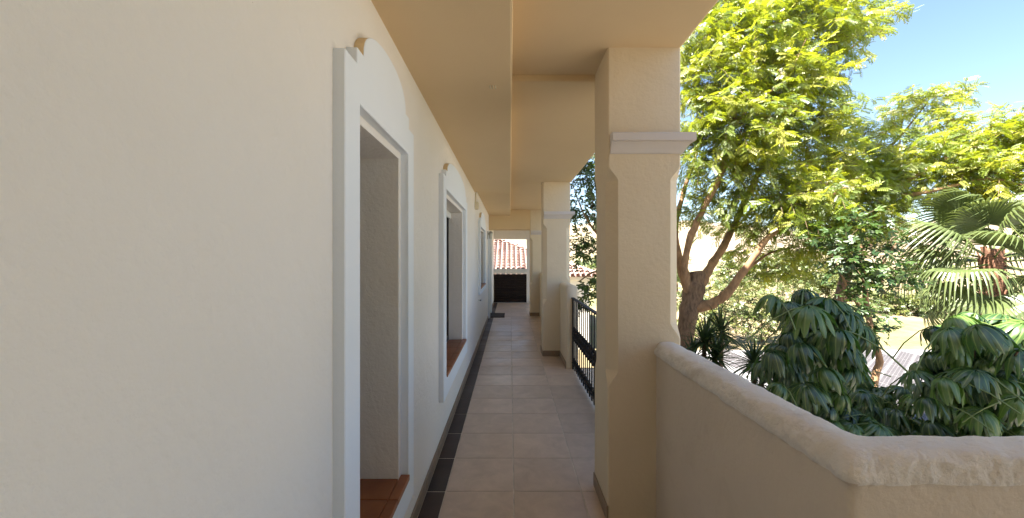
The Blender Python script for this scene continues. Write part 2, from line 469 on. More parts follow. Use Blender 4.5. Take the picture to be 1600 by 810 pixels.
def surround_mesh(w):
    """flat raised trim with stepped shoulders and a round arched head, in the y-z plane"""
    y0, y1 = w['o']; a0, a1 = w['a']; hd = w['head']; bot = w['bot']; sl = w['sill']
    sh1, sh2, pk = 2.233, 2.290, 2.437
    wd = y1 - y0
    s1 = 0.105 + 0.02 * (wd > 1.2); s2 = s1 + (0.065 if wd < 1.2 else 0.08)
    ya, yb = y0 + s2, y1 - s2
    c = (ya + yb) / 2; hw = (yb - ya) / 2
    top = [(y0, sh1), (y0 + s1, sh1), (y0 + s1, sh2), (ya, sh2)]
    n = 22
    for i in range(1, n):
        t = math.pi * (1 - i / n)
        top.append((c + hw * math.cos(t), sh2 + (pk - sh2) * math.sin(t) ** 0.8))
    top += [(yb, sh2), (y1 - s1, sh2), (y1 - s1, sh1), (y1, sh1)]
    bm = bmesh.new()
    # front face built in strips: columns from the head line up to the outline
    def fv(y, z, x): return bm.verts.new((x, y, z))
    outline = [(y0, bot)] + top + [(y1, bot)]
    inner = [(a0, sl - 0.012), (a0, hd), (a1, hd), (a1, sl - 0.012)]
    # polygon with hole -> triangulate with bmesh fill
    def loop(pts, x):
        vs_ = [fv(y, z, x) for y, z in pts]
        es = [bm.edges.new((vs_[i], vs_[(i+1) % len(vs_)])) for i in range(len(vs_))]
        return vs_, es
    xo = TF
    ov, oe = loop(outline, xo); iv, ie = loop(inner, xo)
    bmesh.ops.triangle_fill(bm, edges=oe + ie, use_beauty=True)
    # side walls
    xb = XW - 0.004
    ob = [fv(y, z, xb) for y, z in outline]; ib = [fv(y, z, xb) for y, z in inner]
    for A, B in ((ov, ob), (iv, ib)):
        for i in range(len(A)):
            j = (i+1) % len(A)
            bm.faces.new([A[i], A[j], B[j], B[i]])
    bmesh.ops.recalc_face_normals(bm, faces=bm.faces)
    bmesh.ops.dissolve_limit(bm, angle_limit=0.01, verts=bm.verts, edges=bm.edges)
    es = [e for e in bm.edges if len(e.link_faces) == 2 and e.calc_face_angle(0) > 0.5]
    bmesh.ops.bevel(bm, geom=es, offset=0.003, segments=1, affect='EDGES')
    return bm_mesh('surround', bm)

WL = ['narrow tall window with deep recess and orange sill nearest the camera',
      'wide window with orange tiled sill, second along the wall',
      'window with high sill, farthest along the wall']
for w, lab in zip(WINDOWS, WL):
    a0, a1 = w['a'][0] + w['step'], w['a'][1] - w['step']
    z0, z1 = w['sill'], w['head'] - 0.035
    xp = w['pane']
    bm = bmesh.new()
    fw = 0.055
    add_box(bm, xp - 0.02, xp + 0.03, a0 + .002, a0 + fw, z0, z1 - .002)
    add_box(bm, xp - 0.02, xp + 0.03, a1 - fw, a1 - .002, z0, z1 - .002)
    add_box(bm, xp - 0.02, xp + 0.028, a0 + fw, a1 - fw, z0, z0 + fw)
    add_box(bm, xp - 0.02, xp + 0.028, a0 + fw, a1 - fw, z1 - fw, z1 - .002)
    wo = link('window', bm_mesh('window', bm), M['frame'], GW)
    wo['label'] = lab
    link('pane', box_mesh('pane', xp - 0.012, xp - 0.004, a0 + fw - .01, a1 - fw + .01, z0 + fw - .01, z1 - fw + .01), M['pane'], wo)
    if xp > -0.8:
        link('shutter_box', box_mesh('shutter_box', xp + 0.0305, xp + 0.055, a0 + .004, a1 - .004, z1 - 0.075, z1 - .004, 0.004), M['white'], wo)
    so = link('surround', surround_mesh(w), M['trim'], wo)
    so.data.materials.append(M['ceil'])
    for p in so.data.polygons:
        if p.center.z > 2.293 and p.normal.x < 0.5: p.material_index = 1
    n = w['nt']; t0, t1 = w['a'][0] + 0.004, w['a'][1] - 0.004
    # sill: a row of terracotta tiles, sloping a little outwards
    for i in range(n):
        ya, yb = t0 + (t1 - t0) * i / n + .002, t0 + (t1 - t0) * (i + 1) / n - .002
        xin = XW + 0.0 
        rows = [(XW + 0.0015, TF + 0.008)]
        for (xa, xb) in rows:
            link('sill_tile', box_mesh('sill_tile', xa, xb, ya, yb, z0 - 0.028, z0, 0.004, 2), M['terracotta'], wo)
        ya2, yb2 = max(ya, a0 + .003), min(yb, a1 - .003)
        depth = xp + 0.034
        link('sill_tile', box_mesh('sill_tile', depth, XW - 0.0015, ya2, yb2, z0 - 0.026, z0 + 0.001, 0.003, 2), M['terracotta'], wo)

# skirting tiles along the wall
sk = box_mesh('skirting_tile', 0, 0.010, 0.0015, TS - 0.0015, 0.001, 0.088, 0.0025); sk.materials.append(M['skirt'])
for k in range(-9, 26):
    y = Y0 + k * TS
    if y + TS > 14.15 or (y + TS > DOOR['y'][0] - 0.14 and y < DOOR['y'][1] + 0.14): continue
    o = link('skirting_tile', sk, None, GW); o.location = (XW + 0.001, y, 0)

# door at the far end, with its surround
dy0, dy1 = DOOR['y']
do = link('door', box_mesh('door', -0.70, -0.655, dy0 + .01, dy1 - .01, 0.012, DOOR['head'] - .01, 0.003), M['door'], GW)
do['label'] = 'cream door at the far end of the wall behind the mat'
link('door_handle', box_mesh('door_handle', -0.655, -0.60, dy0 + .07, dy0 + .10, 1.0, 1.03, 0.006, 2), M['grey'], do)
bm = bmesh.new()
add_box(bm, XW - .003, -0.52, dy0 - 0.12, dy0 + .004, 0.0, DOOR['head'] + 0.12)
add_box(bm, XW - .003, -0.52, dy1 - .004, dy1 + 0.12, 0.0, DOOR['head'] + 0.12)
add_box(bm, XW - .003, -0.522, dy0 + .004, dy1 - .004, DOOR['head'] - .003, DOOR['head'] + 0.118)
link('door_surround', bm_mesh('door_surround', bm), M['trim'], do)

# junction box on the wall, with the conduit that rises to the soffit
jb = empty('junction_box', (XW, 6.58, 2.40))
tag(jb, 'small cream junction box high on the wall between two windows', 'junction box')
link('housing', box_mesh('housing', 0.001, 0.055, -0.06, 0.06, -0.06, 0.06, 0.006, 2), M['box'], jb)
link('cover', box_mesh('cover', 0.0555, 0.062, -0.05, 0.05, -0.05, 0.05, 0.003), M['box'], jb)
V, Fq = tube_arrays([(0.012, 0.0, 0.06), (0.012, 0.0, 0.211)], [0.010, 0.010], 8)
link('conduit', mesh_np('conduit', V, Fq, True), M['box'], jb)

# wall lantern by the far door
wl = empty('wall_lantern', (XW, 10.2, 2.12))
tag(wl, 'grey wall lantern beside the far door', 'lamp')
link('back_plate', box_mesh('back_plate', 0.001, 0.02, -0.05, 0.05, -0.10, 0.10, 0.004), M['grey'], wl)
V, Fq = tube_arrays([(0.018, 0, 0.02), (0.05, 0, 0.05), (0.08, 0, 0.06)], [0.012, 0.011, 0.01], 8)
link('arm', mesh_np('arm', V, Fq, True), M['grey'], wl)
bm = bmesh.new()
bmesh.ops.create_cone(bm, cap_ends=True, segments=12, radius1=0.035, radius2=0.055, depth=0.14, matrix=Matrix.Translation((0.085, 0, -0.02)))
link('lamp_glass', bm_mesh('lamp_glass', bm), M['glass_lamp'], wl)
bm = bmesh.new()
bmesh.ops.create_cone(bm, cap_ends=True, segments=12, radius1=0.066, radius2=0.015, depth=0.05, matrix=Matrix.Translation((0.085, 0, 0.078)))
link('cap', bm_mesh('cap', bm), M['grey'], wl)

# small tap spindle low on the wall
V, Fq = tube_arrays([(0, 0, 0), (0.035, 0, 0), (0.036, 0, 0), (0.05, 0, 0)], [0.008, 0.008, 0.018, 0.016], 10)
tp = link('wall_tap', mesh_np('wall_tap', V, Fq, True), M['grey'])
tp.location = (XW + 0.001, 7.3, 0.80)
tag(tp, 'small grey knob low on the wall beneath the farthest window', 'tap')

# hook stubs under the soffit
hk = empty('ceiling_hook', (P(770, 134, 2.49).x, 2.49, 2.612))
tag(hk, 'row of small hook stubs under the soffit', 'hook')
for i in (-1, 0, 1):
    V, Fq = tube_arrays([(i*0.016, 0, 0.002), (i*0.016, 0, -0.016), (i*0.016+.004, 0, -0.022)], [0.004, 0.004, 0.003], 6)
    link('stub', mesh_np('stub', V, Fq, True), M['box'], hk)

# ------------------------------------------------------------------ columns
def column_mesh(x0, x1, y0, y1, ztop, chr_bot_left, chr_bot_right):
    c = 0.062; e = 0.008
    def cz(z, zb):
        if z >= 2.10 or z <= zb - 0.09: return e
        if z > 2.02: t = (2.10 - z) / 0.08
        elif z < zb: t = (z - zb + 0.09) / 0.09
        else: t = 1.0
        t = t * t * (3 - 2 * t) * 0.5 + t * 0.5
        return e + (c - e) * t
    zs = [-0.05, 0.3]
    zs += [chr_bot_left - 0.09 + 0.09 * i / 6 for i in range(7)]
    zs += [chr_bot_right - 0.09 + 0.09 * i / 6 for i in range(7)]
    zs += [1.3, 1.6, 1.8] + [2.02 + 0.08 * i / 6 for i in range(7)] + [2.3, 2.5, ztop]
    zs = sorted(set(round(z, 4) for z in zs))
    V = []
    for z in zs:
        l = cz(z, chr_bot_left); r = cz(z, chr_bot_right)
        V += [(x0 + l, y0, z), (x1 - r, y0, z), (x1, y0 + r, z), (x1, y1 - r, z), (x1 - r, y1, z), (x0 + l, y1, z), (x0, y1 - l, z), (x0, y0 + l, z)]
    Fq = []
    n = 8
    for i in range(len(zs) - 1):
        for j in range(n):
            k = (j + 1) % n
            Fq.append((i*n+j, i*n+k, (i+1)*n+k, (i+1)*n+j))
    return mesh_np('shaft', V, Fq)

def capital_mesh(x0, x1, y0, y1):
    # moulding on the front, outer and rear faces: offset profile swept round three sides
    prof = [(0.0, 2.176), (0.006, 2.176), (0.012, 2.183), (0.020, 2.199), (0.030, 2.214), (0.040, 2.226), (0.046, 2.232), (0.046, 2.240), (0.062, 2.240), (0.064, 2.243), (0.064, 2.283), (0.060, 2.288), (0.0, 2.291)]
    xs = x0 + 0.014
    V = []; Fq = []
    path = []
    for (o, z) in prof:
        V += [(xs, y0 - o + 0.0, z), (x1 + o, y0 - o, z), (x1 + o, y1 + o, z), (xs, y1 + o, z)]
    n = len(prof)
    for i in range(n - 1):
        for j in range(3):
            Fq.append((i*4+j, i*4+j+1, (i+1)*4+j+1, (i+1)*4+j))
    bm = bmesh.new()
    bv = [bm.verts.new(p) for p in V]
    for f in Fq: bm.faces.new([bv[i] for i in f])
    bm.faces.new([bv[i*4] for i in range(n)])
    bm.faces.new([bv[i*4+3] for i in range(n)][::-1])
    return bm_mesh('capital', bm)

COLS = [(0.58, 1.014, 2.42, 2.80, 2.84, 0.885, 1.17, 'cream square column with chamfered edges nearest the camera, beside the low wall'),
        (0.522, 0.955, 6.46, 6.86, 2.88, 0.90, 1.25, 'cream square column where the iron railing ends'),
        (0.540, 0.972, 10.93, 11.33, 2.88, 0.90, 1.25, 'cream square column farthest down the walkway')]
for (x0, x1, y0, y1, zt, bl, br, lab) in COLS:
    c = empty('column', ((x0+x1)/2, (y0+y1)/2, 0))
    ox, oy = (x0+x1)/2, (y0+y1)/2
    tag(c, lab, 'column', 'columns along the open side of the walkway')
    link('shaft', column_mesh(x0-ox, x1-ox, y0-oy, y1-oy, zt, bl, br), M['column'], c)
    link('capital', capital_mesh(x0-ox, x1-ox, y0-oy, y1-oy), M['mould'], c)
    # skirting on the walkway side and the front
    link('skirting_tile', box_mesh('skirting_tile', x0-ox-0.009, x0-ox-0.0005, y0-oy-0.0095, y1-oy, 0.001, 0.09, 0.002), M['skirt'], c)
    if y0 > 5: link('skirting_tile', box_mesh('skirting_tile', x0-ox, (0.79 if y0 > 5 else 0.86)-ox, y0-oy-0.009, y0-oy-0.0005, 0.001, 0.09, 0.002), M['skirt'], c)

# ------------------------------------------------------------------ rounded low walls
def sweep_wall(name, prof, leg1, corner=None, ds=0.009, amp=0.004, seed=0.0, capmat=None):
    """prof: list of (offset towards the walkway, z, roughness); leg1 runs along y at xc from ya to yb;
    with a corner the wall then turns to +x at yc."""
    xc, ya, yb = leg1
    prof = np.array(prof)
    o, z, rg = prof[:, 0], prof[:, 1], prof[:, 2]
    rows = []
    L1 = abs(yb - ya); n1 = max(3, int(L1 / ds))
    for i in range(n1 + 1):
        t = i / n1
        yend = (yb - o) if corner else np.full_like(o, yb)
        rows.append(np.stack([xc - o, ya + t * (yend - ya), z], 1))
    if corner:
        xe = corner; n2 = max(3, int((xe - xc) / ds))
        for i in range(1, n2 + 1):
            t = (i / n2)
            xs = xc - o
            rows.append(np.stack([xs + t * (xe - xs), yb - o, z], 1))
    A = np.array(rows)
    if corner:
        B = A.copy()
        for _ in range(10):
            B[1:-1] = 0.25 * B[:-2] + 0.5 * B[1:-1] + 0.25 * B[2:]
        w = np.clip((z - 0.90) / 0.06, 0.12, 1)[None, :, None]
        for _ in range(14):
            C = B.copy(); C[1:-1] = 0.25 * B[:-2] + 0.5 * B[1:-1] + 0.25 * B[2:]; B = B + (C - B) * w
        A = B
    ns, npf, _ = A.shape
    ds_ = np.gradient(A, axis=0); dp = np.gradient(A, axis=1)
    Nn = np.cross(dp, ds_); Nn /= np.linalg.norm(Nn, axis=2, keepdims=True) + 1e-9
    D = np.zeros((ns, npf))
    for i in range(ns):
        for j in range(npf):
            p = Vector(A[i, j])
            q = p * 11 + Vector((seed, seed, seed))
            d = noise.noise(q) * 0.5 + noise.noise(p * 34) * 0.22
            r = rg[j]
            if r > 0.95:
                rdg = noise.ridged_multi_fractal(Vector((p.x * 9, p.y * 9, p.z * 26)), 1.0, 2.2, 4, 1.0, 2.0)
                d += (rdg - 1.0) * 0.45
            if r > 0.35:
                rd = noise.multi_fractal(Vector((p.x * 16, p.y * 16, p.z * 30)), 1.0, 2.1, 4)
                d += (rd - 0.9) * 0.55 * r
                d += noise.noise(p * 95) * 0.20 * r
            D[i, j] = d * r * amp
    A = A + Nn * D[:, :, None]
    V = A.reshape(-1, 3)
    idx = np.arange(ns * npf).reshape(ns, npf)
    Fq = np.stack([idx[:-1, :-1], idx[1:, :-1], idx[1:, 1:], idx[:-1, 1:]], -1).reshape(-1, 4)
    bm = bmesh.new()
    me = mesh_np(name, V, Fq, True)
    bm.from_mesh(me); bpy.data.meshes.remove(me)
    bm.verts.ensure_lookup_table()
    for row in (idx[0], idx[-1]):
        try: bm.faces.new([bm.verts[int(i)] for i in row])
        except Exception: pass
    out = bm_mesh(name, bm)
    for p in out.polygons: p.use_smooth = True
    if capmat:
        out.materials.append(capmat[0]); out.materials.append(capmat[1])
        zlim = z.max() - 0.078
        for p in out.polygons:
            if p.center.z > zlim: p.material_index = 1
    return out

def wall_profile(ht, zr, zt, over=0.006, zb=-0.2):
    """ht half thickness, zr where the rounded cap springs, zt its top"""
    p = []
    for z in np.concatenate([[zb, 0.0], np.arange(0.2, zr - 0.10, 0.05), np.arange(zr - 0.08, zr - 0.018, 0.012)]):
        p.append((ht, z, 0.22))
    p.append((ht + over * 0.3, zr - 0.012, 0.7))
    n = 18
    for i in range(n + 1):
        a = math.pi * i / n
        ca, sa = math.cos(a), math.sin(a)
        o = (ht + over) * (abs(ca) ** 0.75) * (1 if ca > 0 else -1)
        p.append((o, zr + (zt - zr) * (sa ** 0.8), 1.0 - 0.45 * min(1, max(0, (a - 0.7) / 0.6))))
    p.append((-ht, zr - 0.02, 0.4))
    for z in (zr - 0.06, 0.6, 0.3, zb): p.append((-ht, z, 0.25))
    return p

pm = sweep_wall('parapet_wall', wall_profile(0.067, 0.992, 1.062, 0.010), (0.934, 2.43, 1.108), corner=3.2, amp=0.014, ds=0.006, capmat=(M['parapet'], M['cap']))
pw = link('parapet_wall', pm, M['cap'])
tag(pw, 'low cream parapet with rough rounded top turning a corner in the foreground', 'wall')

sm = sweep_wall('end_stub_wall', wall_profile(0.077, 1.10, 1.172, 0.004), (0.868, 6.47, 5.72), amp=0.004, seed=5.0)
st = link('stub_wall', sm, M['column'])
tag(st, 'short rounded stub wall joining the iron railing to the middle column', 'wall')
link('skirting_tile', box_mesh('skirting_tile', 0.781, 0.790, 5.73, 6.449, 0.001, 0.09, 0.002), M['skirt'], st)
sm2 = sweep_wall('stub_wall', wall_profile(0.077, 1.10, 1.172, 0.004), (0.868, 10.935, 6.85), ds=0.03, amp=0.004, seed=9.0)
st2 = link('stub_wall', sm2, M['column'])
tag(st2, 'low rounded wall between the middle column and the farthest column', 'wall')

# ------------------------------------------------------------------ iron railing
def railing():
    X = 0.88; ya, yb = 2.80, 5.725
    r = empty('iron_railing', (X, ya, 0))
    tag(r, 'black wrought iron railing between the two nearer columns', 'railing')
    L_ = yb - ya
    link('top_rail', box_mesh('top_rail', -0.022, 0.022, 0.003, L_, 0.985, 1.003, 0.005, 2), M['iron'], r)
    link('bottom_rail', box_mesh('bottom_rail', -0.016, 0.016, 0.004, L_ - .001, 0.085, 0.099, 0.002), M['iron'], r)
    # baluster: square bar with turned collars
    ac = Acc()
    bar = box_mesh('b', -0.0065, 0.0065, -0.0065, 0.0065, 0.02, 0.986)
    V = np.array([v.co for v in bar.vertices]); Fq = np.array([list(p.vertices) for p in bar.polygons]); ac.add(V, Fq); bpy.data.meshes.remove(bar)
    def lathe(prof, n=8):
        a = np.arange(n) * 2 * np.pi / n
        V = np.concatenate([np.stack([rr*np.cos(a), rr*np.sin(a), np.full(n, z)], 1) for z, rr in prof])
        Fq = [(i*n+j, i*n+(j+1) % n, (i+1)*n+(j+1) % n, (i+1)*n+j) for i in range(len(prof)-1) for j in range(n)]
        ac.add(V, np.array(Fq))
    for zc, s in ((0.44, 0.8), (0.51, 1.25), (0.58, 0.8), (0.13, 0.8), (0.155, 0.6)):
        lathe([(zc + dz * s, rr) for dz, rr in ((-0.028, 0.007), (-0.02, 0.015), (-0.008, 0.020), (0.008, 0.020), (0.02, 0.015), (0.028, 0.007))])
    bm_ = ac.mesh('baluster'); bm_.materials.append(M['iron'])
    n = int(L_ / 0.125)
    for i in range(n):
        b = link('baluster', bm_, None, r); b.location = (0, (i + 0.5) * L_ / n, 0)
    # scroll rosettes between alternate bars
    pts = []; 
    for i in range(40):
        t = i / 39 * 2 * math.pi
        pts.append((0, 0.042 * math.cos(t), 0.51 + 0.05 * math.sin(t)))
    V, Fq = tube_arrays(pts, [0.0055] * 40, 5)
    sc = mesh_np('scroll_ring', V, Fq, True); sc.materials.append(M['iron'])
    for i in range(n - 1):
        if i % 2 == 0:
            s = link('scroll_ring', sc, None, r); s.location = (0.0, (i + 1) * L_ / n, 0)
    link('post', box_mesh('post', -0.012, 0.012, L_ - 0.035, L_ - 0.012, 0.0, 0.985, 0.002), M['iron'], r)
    return r
railing()

# pale stone edging under the railing
eg = link('edging', box_mesh('edging', 0.909, 0.984, 2.80, 5.72, -0.02, 0.012, 0.004, 2), M['mould'])
tag(eg, kind='structure')

# ------------------------------------------------------------------ end of the walkway
ew_y = 14.13
bm = bmesh.new()
ox0, ox1, oz0, oz1 = -0.585, 0.575, 1.0, 2.203
add_box(bm, XW - 0.03, 1.0, ew_y, ew_y + 0.2, oz1, 2.70)
add_box(bm, ox1, 1.0, ew_y, ew_y + 0.2, -0.02, oz1)
add_box(bm, XW - 0.03, ox1, ew_y, ew_y + 0.2, oz0, oz0 + 0.075)
bmesh.ops.remove_doubles(bm, verts=bm.verts, dist=1e-5)
ew = link('end_wall', bm_mesh('end_wall', bm), M['wall'])
tag(ew, 'cream end wall with a square opening that looks onto a tiled roof', 'wall')
fr = link('opening_frame', box_mesh('opening_frame', XW - 0.02, ox1 + .004, ew_y + 0.03, ew_y + 0.08, oz0 + 0.077, oz0 + 0.18, 0.004), M['white'], ew)
for x in (P(777.2, 400, 14.13).x, P(815.5, 400, 14.13).x):
    k = bmesh.new(); bmesh.ops.create_icosphere(k, subdivisions=2, radius=0.032, matrix=Matrix.Translation((x, ew_y + 0.045, oz0 + 0.203)))
    link('knob', bm_mesh('knob', k, True), M['iron'], ew)
dp = empty('slatted_panel', (0, ew_y + 0.05, 0))
tag(dp, 'dark brown panel of horizontal slats under the opening in the end wall', 'panel')
nsl = 11
for i in range(nsl):
    z0 = 0.012 + i * (0.985 - 0.012) / nsl; z1 = z0 + (0.985 - 0.012) / nsl - 0.008
    link('slat', box_mesh('slat', -0.566, 0.690, 0.0 + 0.004 * (i % 2), 0.03, z0, z1, 0.004), M['panel'], dp)
link('backing', box_mesh('backing', -0.566, 0.690, 0.031, 0.045, 0.002, 0.99), M['panel'], dp)

dm = link('doormat', box_mesh('doormat', -0.19, 0.19, -0.40, 0.40, 0.0, 0.016, 0.004), M['mat'])
dm.location = (-0.335, 11.02, 0.0015)
tag(dm, 'dark brown doormat on the tiles near the far door', 'doormat')

# ------------------------------------------------------------------ body of the apartment building round the walkway
ab = empty('apartment_building', (0, 0, GZ))
tag(ab, 'cream apartment building that carries the open walkway', 'building')
link('lower_storey', box_mesh('lower_storey', -9, 0.96, -7, 14.4, 0.0, -0.252 - GZ), M['wall'], ab)
link('room_block', box_mesh('room_block', -9, -0.952, -7, 14.4, -0.25 - GZ, 2.948 - GZ), M['wall'], ab)
link('upper_storey', box_mesh('upper_storey', -9, 1.0, -7, 14.4, 2.95 - GZ, 6.3 - GZ), M['wall'], ab)
link('roof', box_mesh('roof', -9.3, 1.35, -7.3, 14.7, 6.303 - GZ, 6.5 - GZ), M['roof_tile'], ab)

# ================================================================== outside
def ground_mat():
    m, N, L = new_mat('dry grass ground')
    b = N['Principled BSDF']
    geo = nd(N, 'ShaderNodeNewGeometry'); pos = geo.outputs['Position']
    n1 = noise_n(N, L, 0.09, 6, 0.65, pos, 0.5)
    n2 = noise_n(N, L, 1.7, 6, 0.7, pos)
    ad = nd(N, 'ShaderNodeMath', operation='MULTIPLY_ADD'); ad.inputs[1].default_value = 0.35
    L.new(n2.outputs['Fac'], ad.inputs[0]); L.new(n1.outputs['Fac'], ad.inputs[2])
    r = ramp(N, L, ad.outputs[0], [(0.50, (0.07, 0.10, 0.025)), (0.62, (0.16, 0.15, 0.055)), (0.75, (0.21, 0.16, 0.09)), (0.9, (0.24, 0.185, 0.115))])
    L.new(r.outputs[0], b.inputs['Base Color'])
    b.inputs['Roughness'].default_value = 0.95
    bp = nd(N, 'ShaderNodeBump'); bp.inputs['Strength'].default_value = 0.5; bp.inputs['Distance'].default_value = 0.1
    L.new(n2.outputs['Fac'], bp.inputs['Height']); L.new(bp.outputs[0], b.inputs['Normal'])
    return m
M['ground'] = ground_mat()

def hill_mat():
    m, N, L = new_mat('dry scrub hillside')
    b = N['Principled BSDF']
    geo = nd(N, 'ShaderNodeNewGeometry'); pos = geo.outputs['Position']
    n1 = noise_n(N, L, 0.012, 6, 0.6, pos, 0.5)
    n2 = noise_n(N, L, 0.16, 6, 0.75, pos)
    ad = nd(N, 'ShaderNodeMath', operation='MULTIPLY_ADD'); ad.inputs[1].default_value = 0.8
    L.new(n2.outputs['Fac'], ad.inputs[0]); L.new(n1.outputs['Fac'], ad.inputs[2])
    r = ramp(N, L, ad.outputs[0], [(0.70, (0.09, 0.10, 0.045)), (0.82, (0.24, 0.20, 0.11)), (0.95, (0.20, 0.155, 0.105)), (1.0, (0.22, 0.175, 0.12))])
    L.new(r.outputs[0], b.inputs['Base Color'])
    b.inputs['Roughness'].default_value = 0.95
    return m
M['hill'] = hill_mat()

g = mesh_np('ground', [(-1500, -1500, GZ), (1500, -1500, GZ), (1500, 1500, GZ), (-1500, 1500, GZ)], [(0, 1, 2, 3)])
tag(link('ground', g, M['ground']), kind='structure')
# planted bed along the building
bed = mesh_np('planting_bed', [(0.97, -6, GZ + .006), (8.6, -6, GZ + .006), (8.6, 17.5, GZ + .006), (0.97, 17.5, GZ + .006)], [(0, 1, 2, 3)])
tag(link('planting_bed', bed, M['soil']), kind='structure')

# hills
def hills():
    na, nr = 150, 46
    V = []
    for i in range(nr):
        r = 110 + 640 * (i / (nr - 1)) ** 1.2
        for j in range(na):
            a = R(-25 + 115 * j / (na - 1))
            x, y = r * math.sin(a), r * math.cos(a)
            t = min(1, (r - 110) / 330)
            h = 44 * t * t * (3 - 2 * t)
            h *= 0.72 + 0.38 * noise.noise(Vector((x * 0.006, y * 0.006, 3.1)))
            h += 6 * t * noise.noise(Vector((x * 0.03, y * 0.03, 1.1)))
            V.append((x, y, GZ - 0.6 + h))
    idx = np.arange(nr * na).reshape(nr, na)
    Fq = np.stack([idx[:-1, :-1], idx[:-1, 1:], idx[1:, 1:], idx[1:, :-1]], -1).reshape(-1, 4)
    o = link('hills', mesh_np('hills', V, Fq, True), M['hill'])
    tag(o, kind='structure')
hills()

# paved ground: pale panels of small setts framed by white strips
def paving_mat():
    m, N, L = new_mat('pale grey gridded paving')
    b = N['Principled BSDF']
    geo = nd(N, 'ShaderNodeNewGeometry')
    tc = nd(N, 'ShaderNodeTexCoord')
    br = nd(N, 'ShaderNodeTexBrick')
    br.offset = 0.0
    br.inputs['Scale'].default_value = 1.0
    br.inputs['Color1'].default_value = (0.048, 0.044, 0.047, 1); br.inputs['Color2'].default_value = (0.060, 0.056, 0.059, 1)
    br.inputs['Mortar'].default_value = (0.125, 0.12, 0.123, 1)
    br.inputs['Mortar Size'].default_value = 0.014
    br.inputs['Brick Width'].default_value = 0.16; br.inputs['Row Height'].default_value = 0.16
    L.new(tc.outputs['UV'], br.inputs['Vector'])
    L.new(br.outputs['Color'], b.inputs['Base Color'])
    b.inputs['Roughness'].default_value = 0.8
    b.inputs['Specular IOR Level'].default_value = 0.2
    return m
M['paving'] = paving_mat()
M['strip'] = simple('white paving strip', (0.22, 0.215, 0.215), 0.8, var=0.06, scale=4)

def paving():
    D = H - GZ
    e1 = Vector((0.0, 0.17 * D, 0)); e2 = Vector((0.845, 0.75, 0)).normalized() * 1.95
    org = Vector((3.575 * D, 4.006 * D, GZ))
    bm = bmesh.new()
    for c in ((8.7, -20), (24.5, -20), (24.5, 21.0), (8.7, 21.0)):
        bm.verts.new((c[0], c[1], GZ + 0.012))
    bm.faces.new(bm.verts)
    pv = link('paving', bm_mesh('paving', bm), M['strip'])
    tag(pv, kind='structure')
    me = None
    g = 0.035
    n = 0
    area = e1.cross(e2).length
    for i in range(-14, 20):
        for j in range(-9, 6):
            c = org + e1 * (i + 0.5) + e2 * (j + 0.5)
            if not (9.4 < c.x < 23.4 and 5.5 < c.y < 20.2): continue
            if me is None:
                a, b_ = e1.normalized(), e2.normalized()
                h1, h2 = e1.length / 2 - g * 1.25, e2.length / 2 - g * 1.25
                pts = [-h1*a - h2*b_, -h1*a + h2*b_, h1*a + h2*b_, h1*a - h2*b_]
                V = [(p.x, p.y, 0.0) for p in pts] + [(p.x, p.y, 0.02) for p in pts]
                me = mesh_np('paving_panel', V, [(4, 7, 6, 5), (0, 1, 5, 4), (1, 2, 6, 5), (2, 3, 7, 6), (3, 0, 4, 7)])
                uv = me.uv_layers.new(name='UVMap')
                cs = [(-h1, -h2), (-h1, h2), (h1, h2), (h1, -h2)] * 2
                for p in me.polygons:
                    for li in p.loop_indices:
                        uv.data[li].uv = cs[me.loops[li].vertex_index]
                bmm = bmesh.new(); bmm.from_mesh(me); bmesh.ops.recalc_face_normals(bmm, faces=bmm.faces); bmm.to_mesh(me); bmm.free()
                me.materials.append(M['paving'])
            o = link('paving_panel', me, None, pv)
            o.location = (c.x, c.y, GZ + 0.004)
            n += 1
paving()

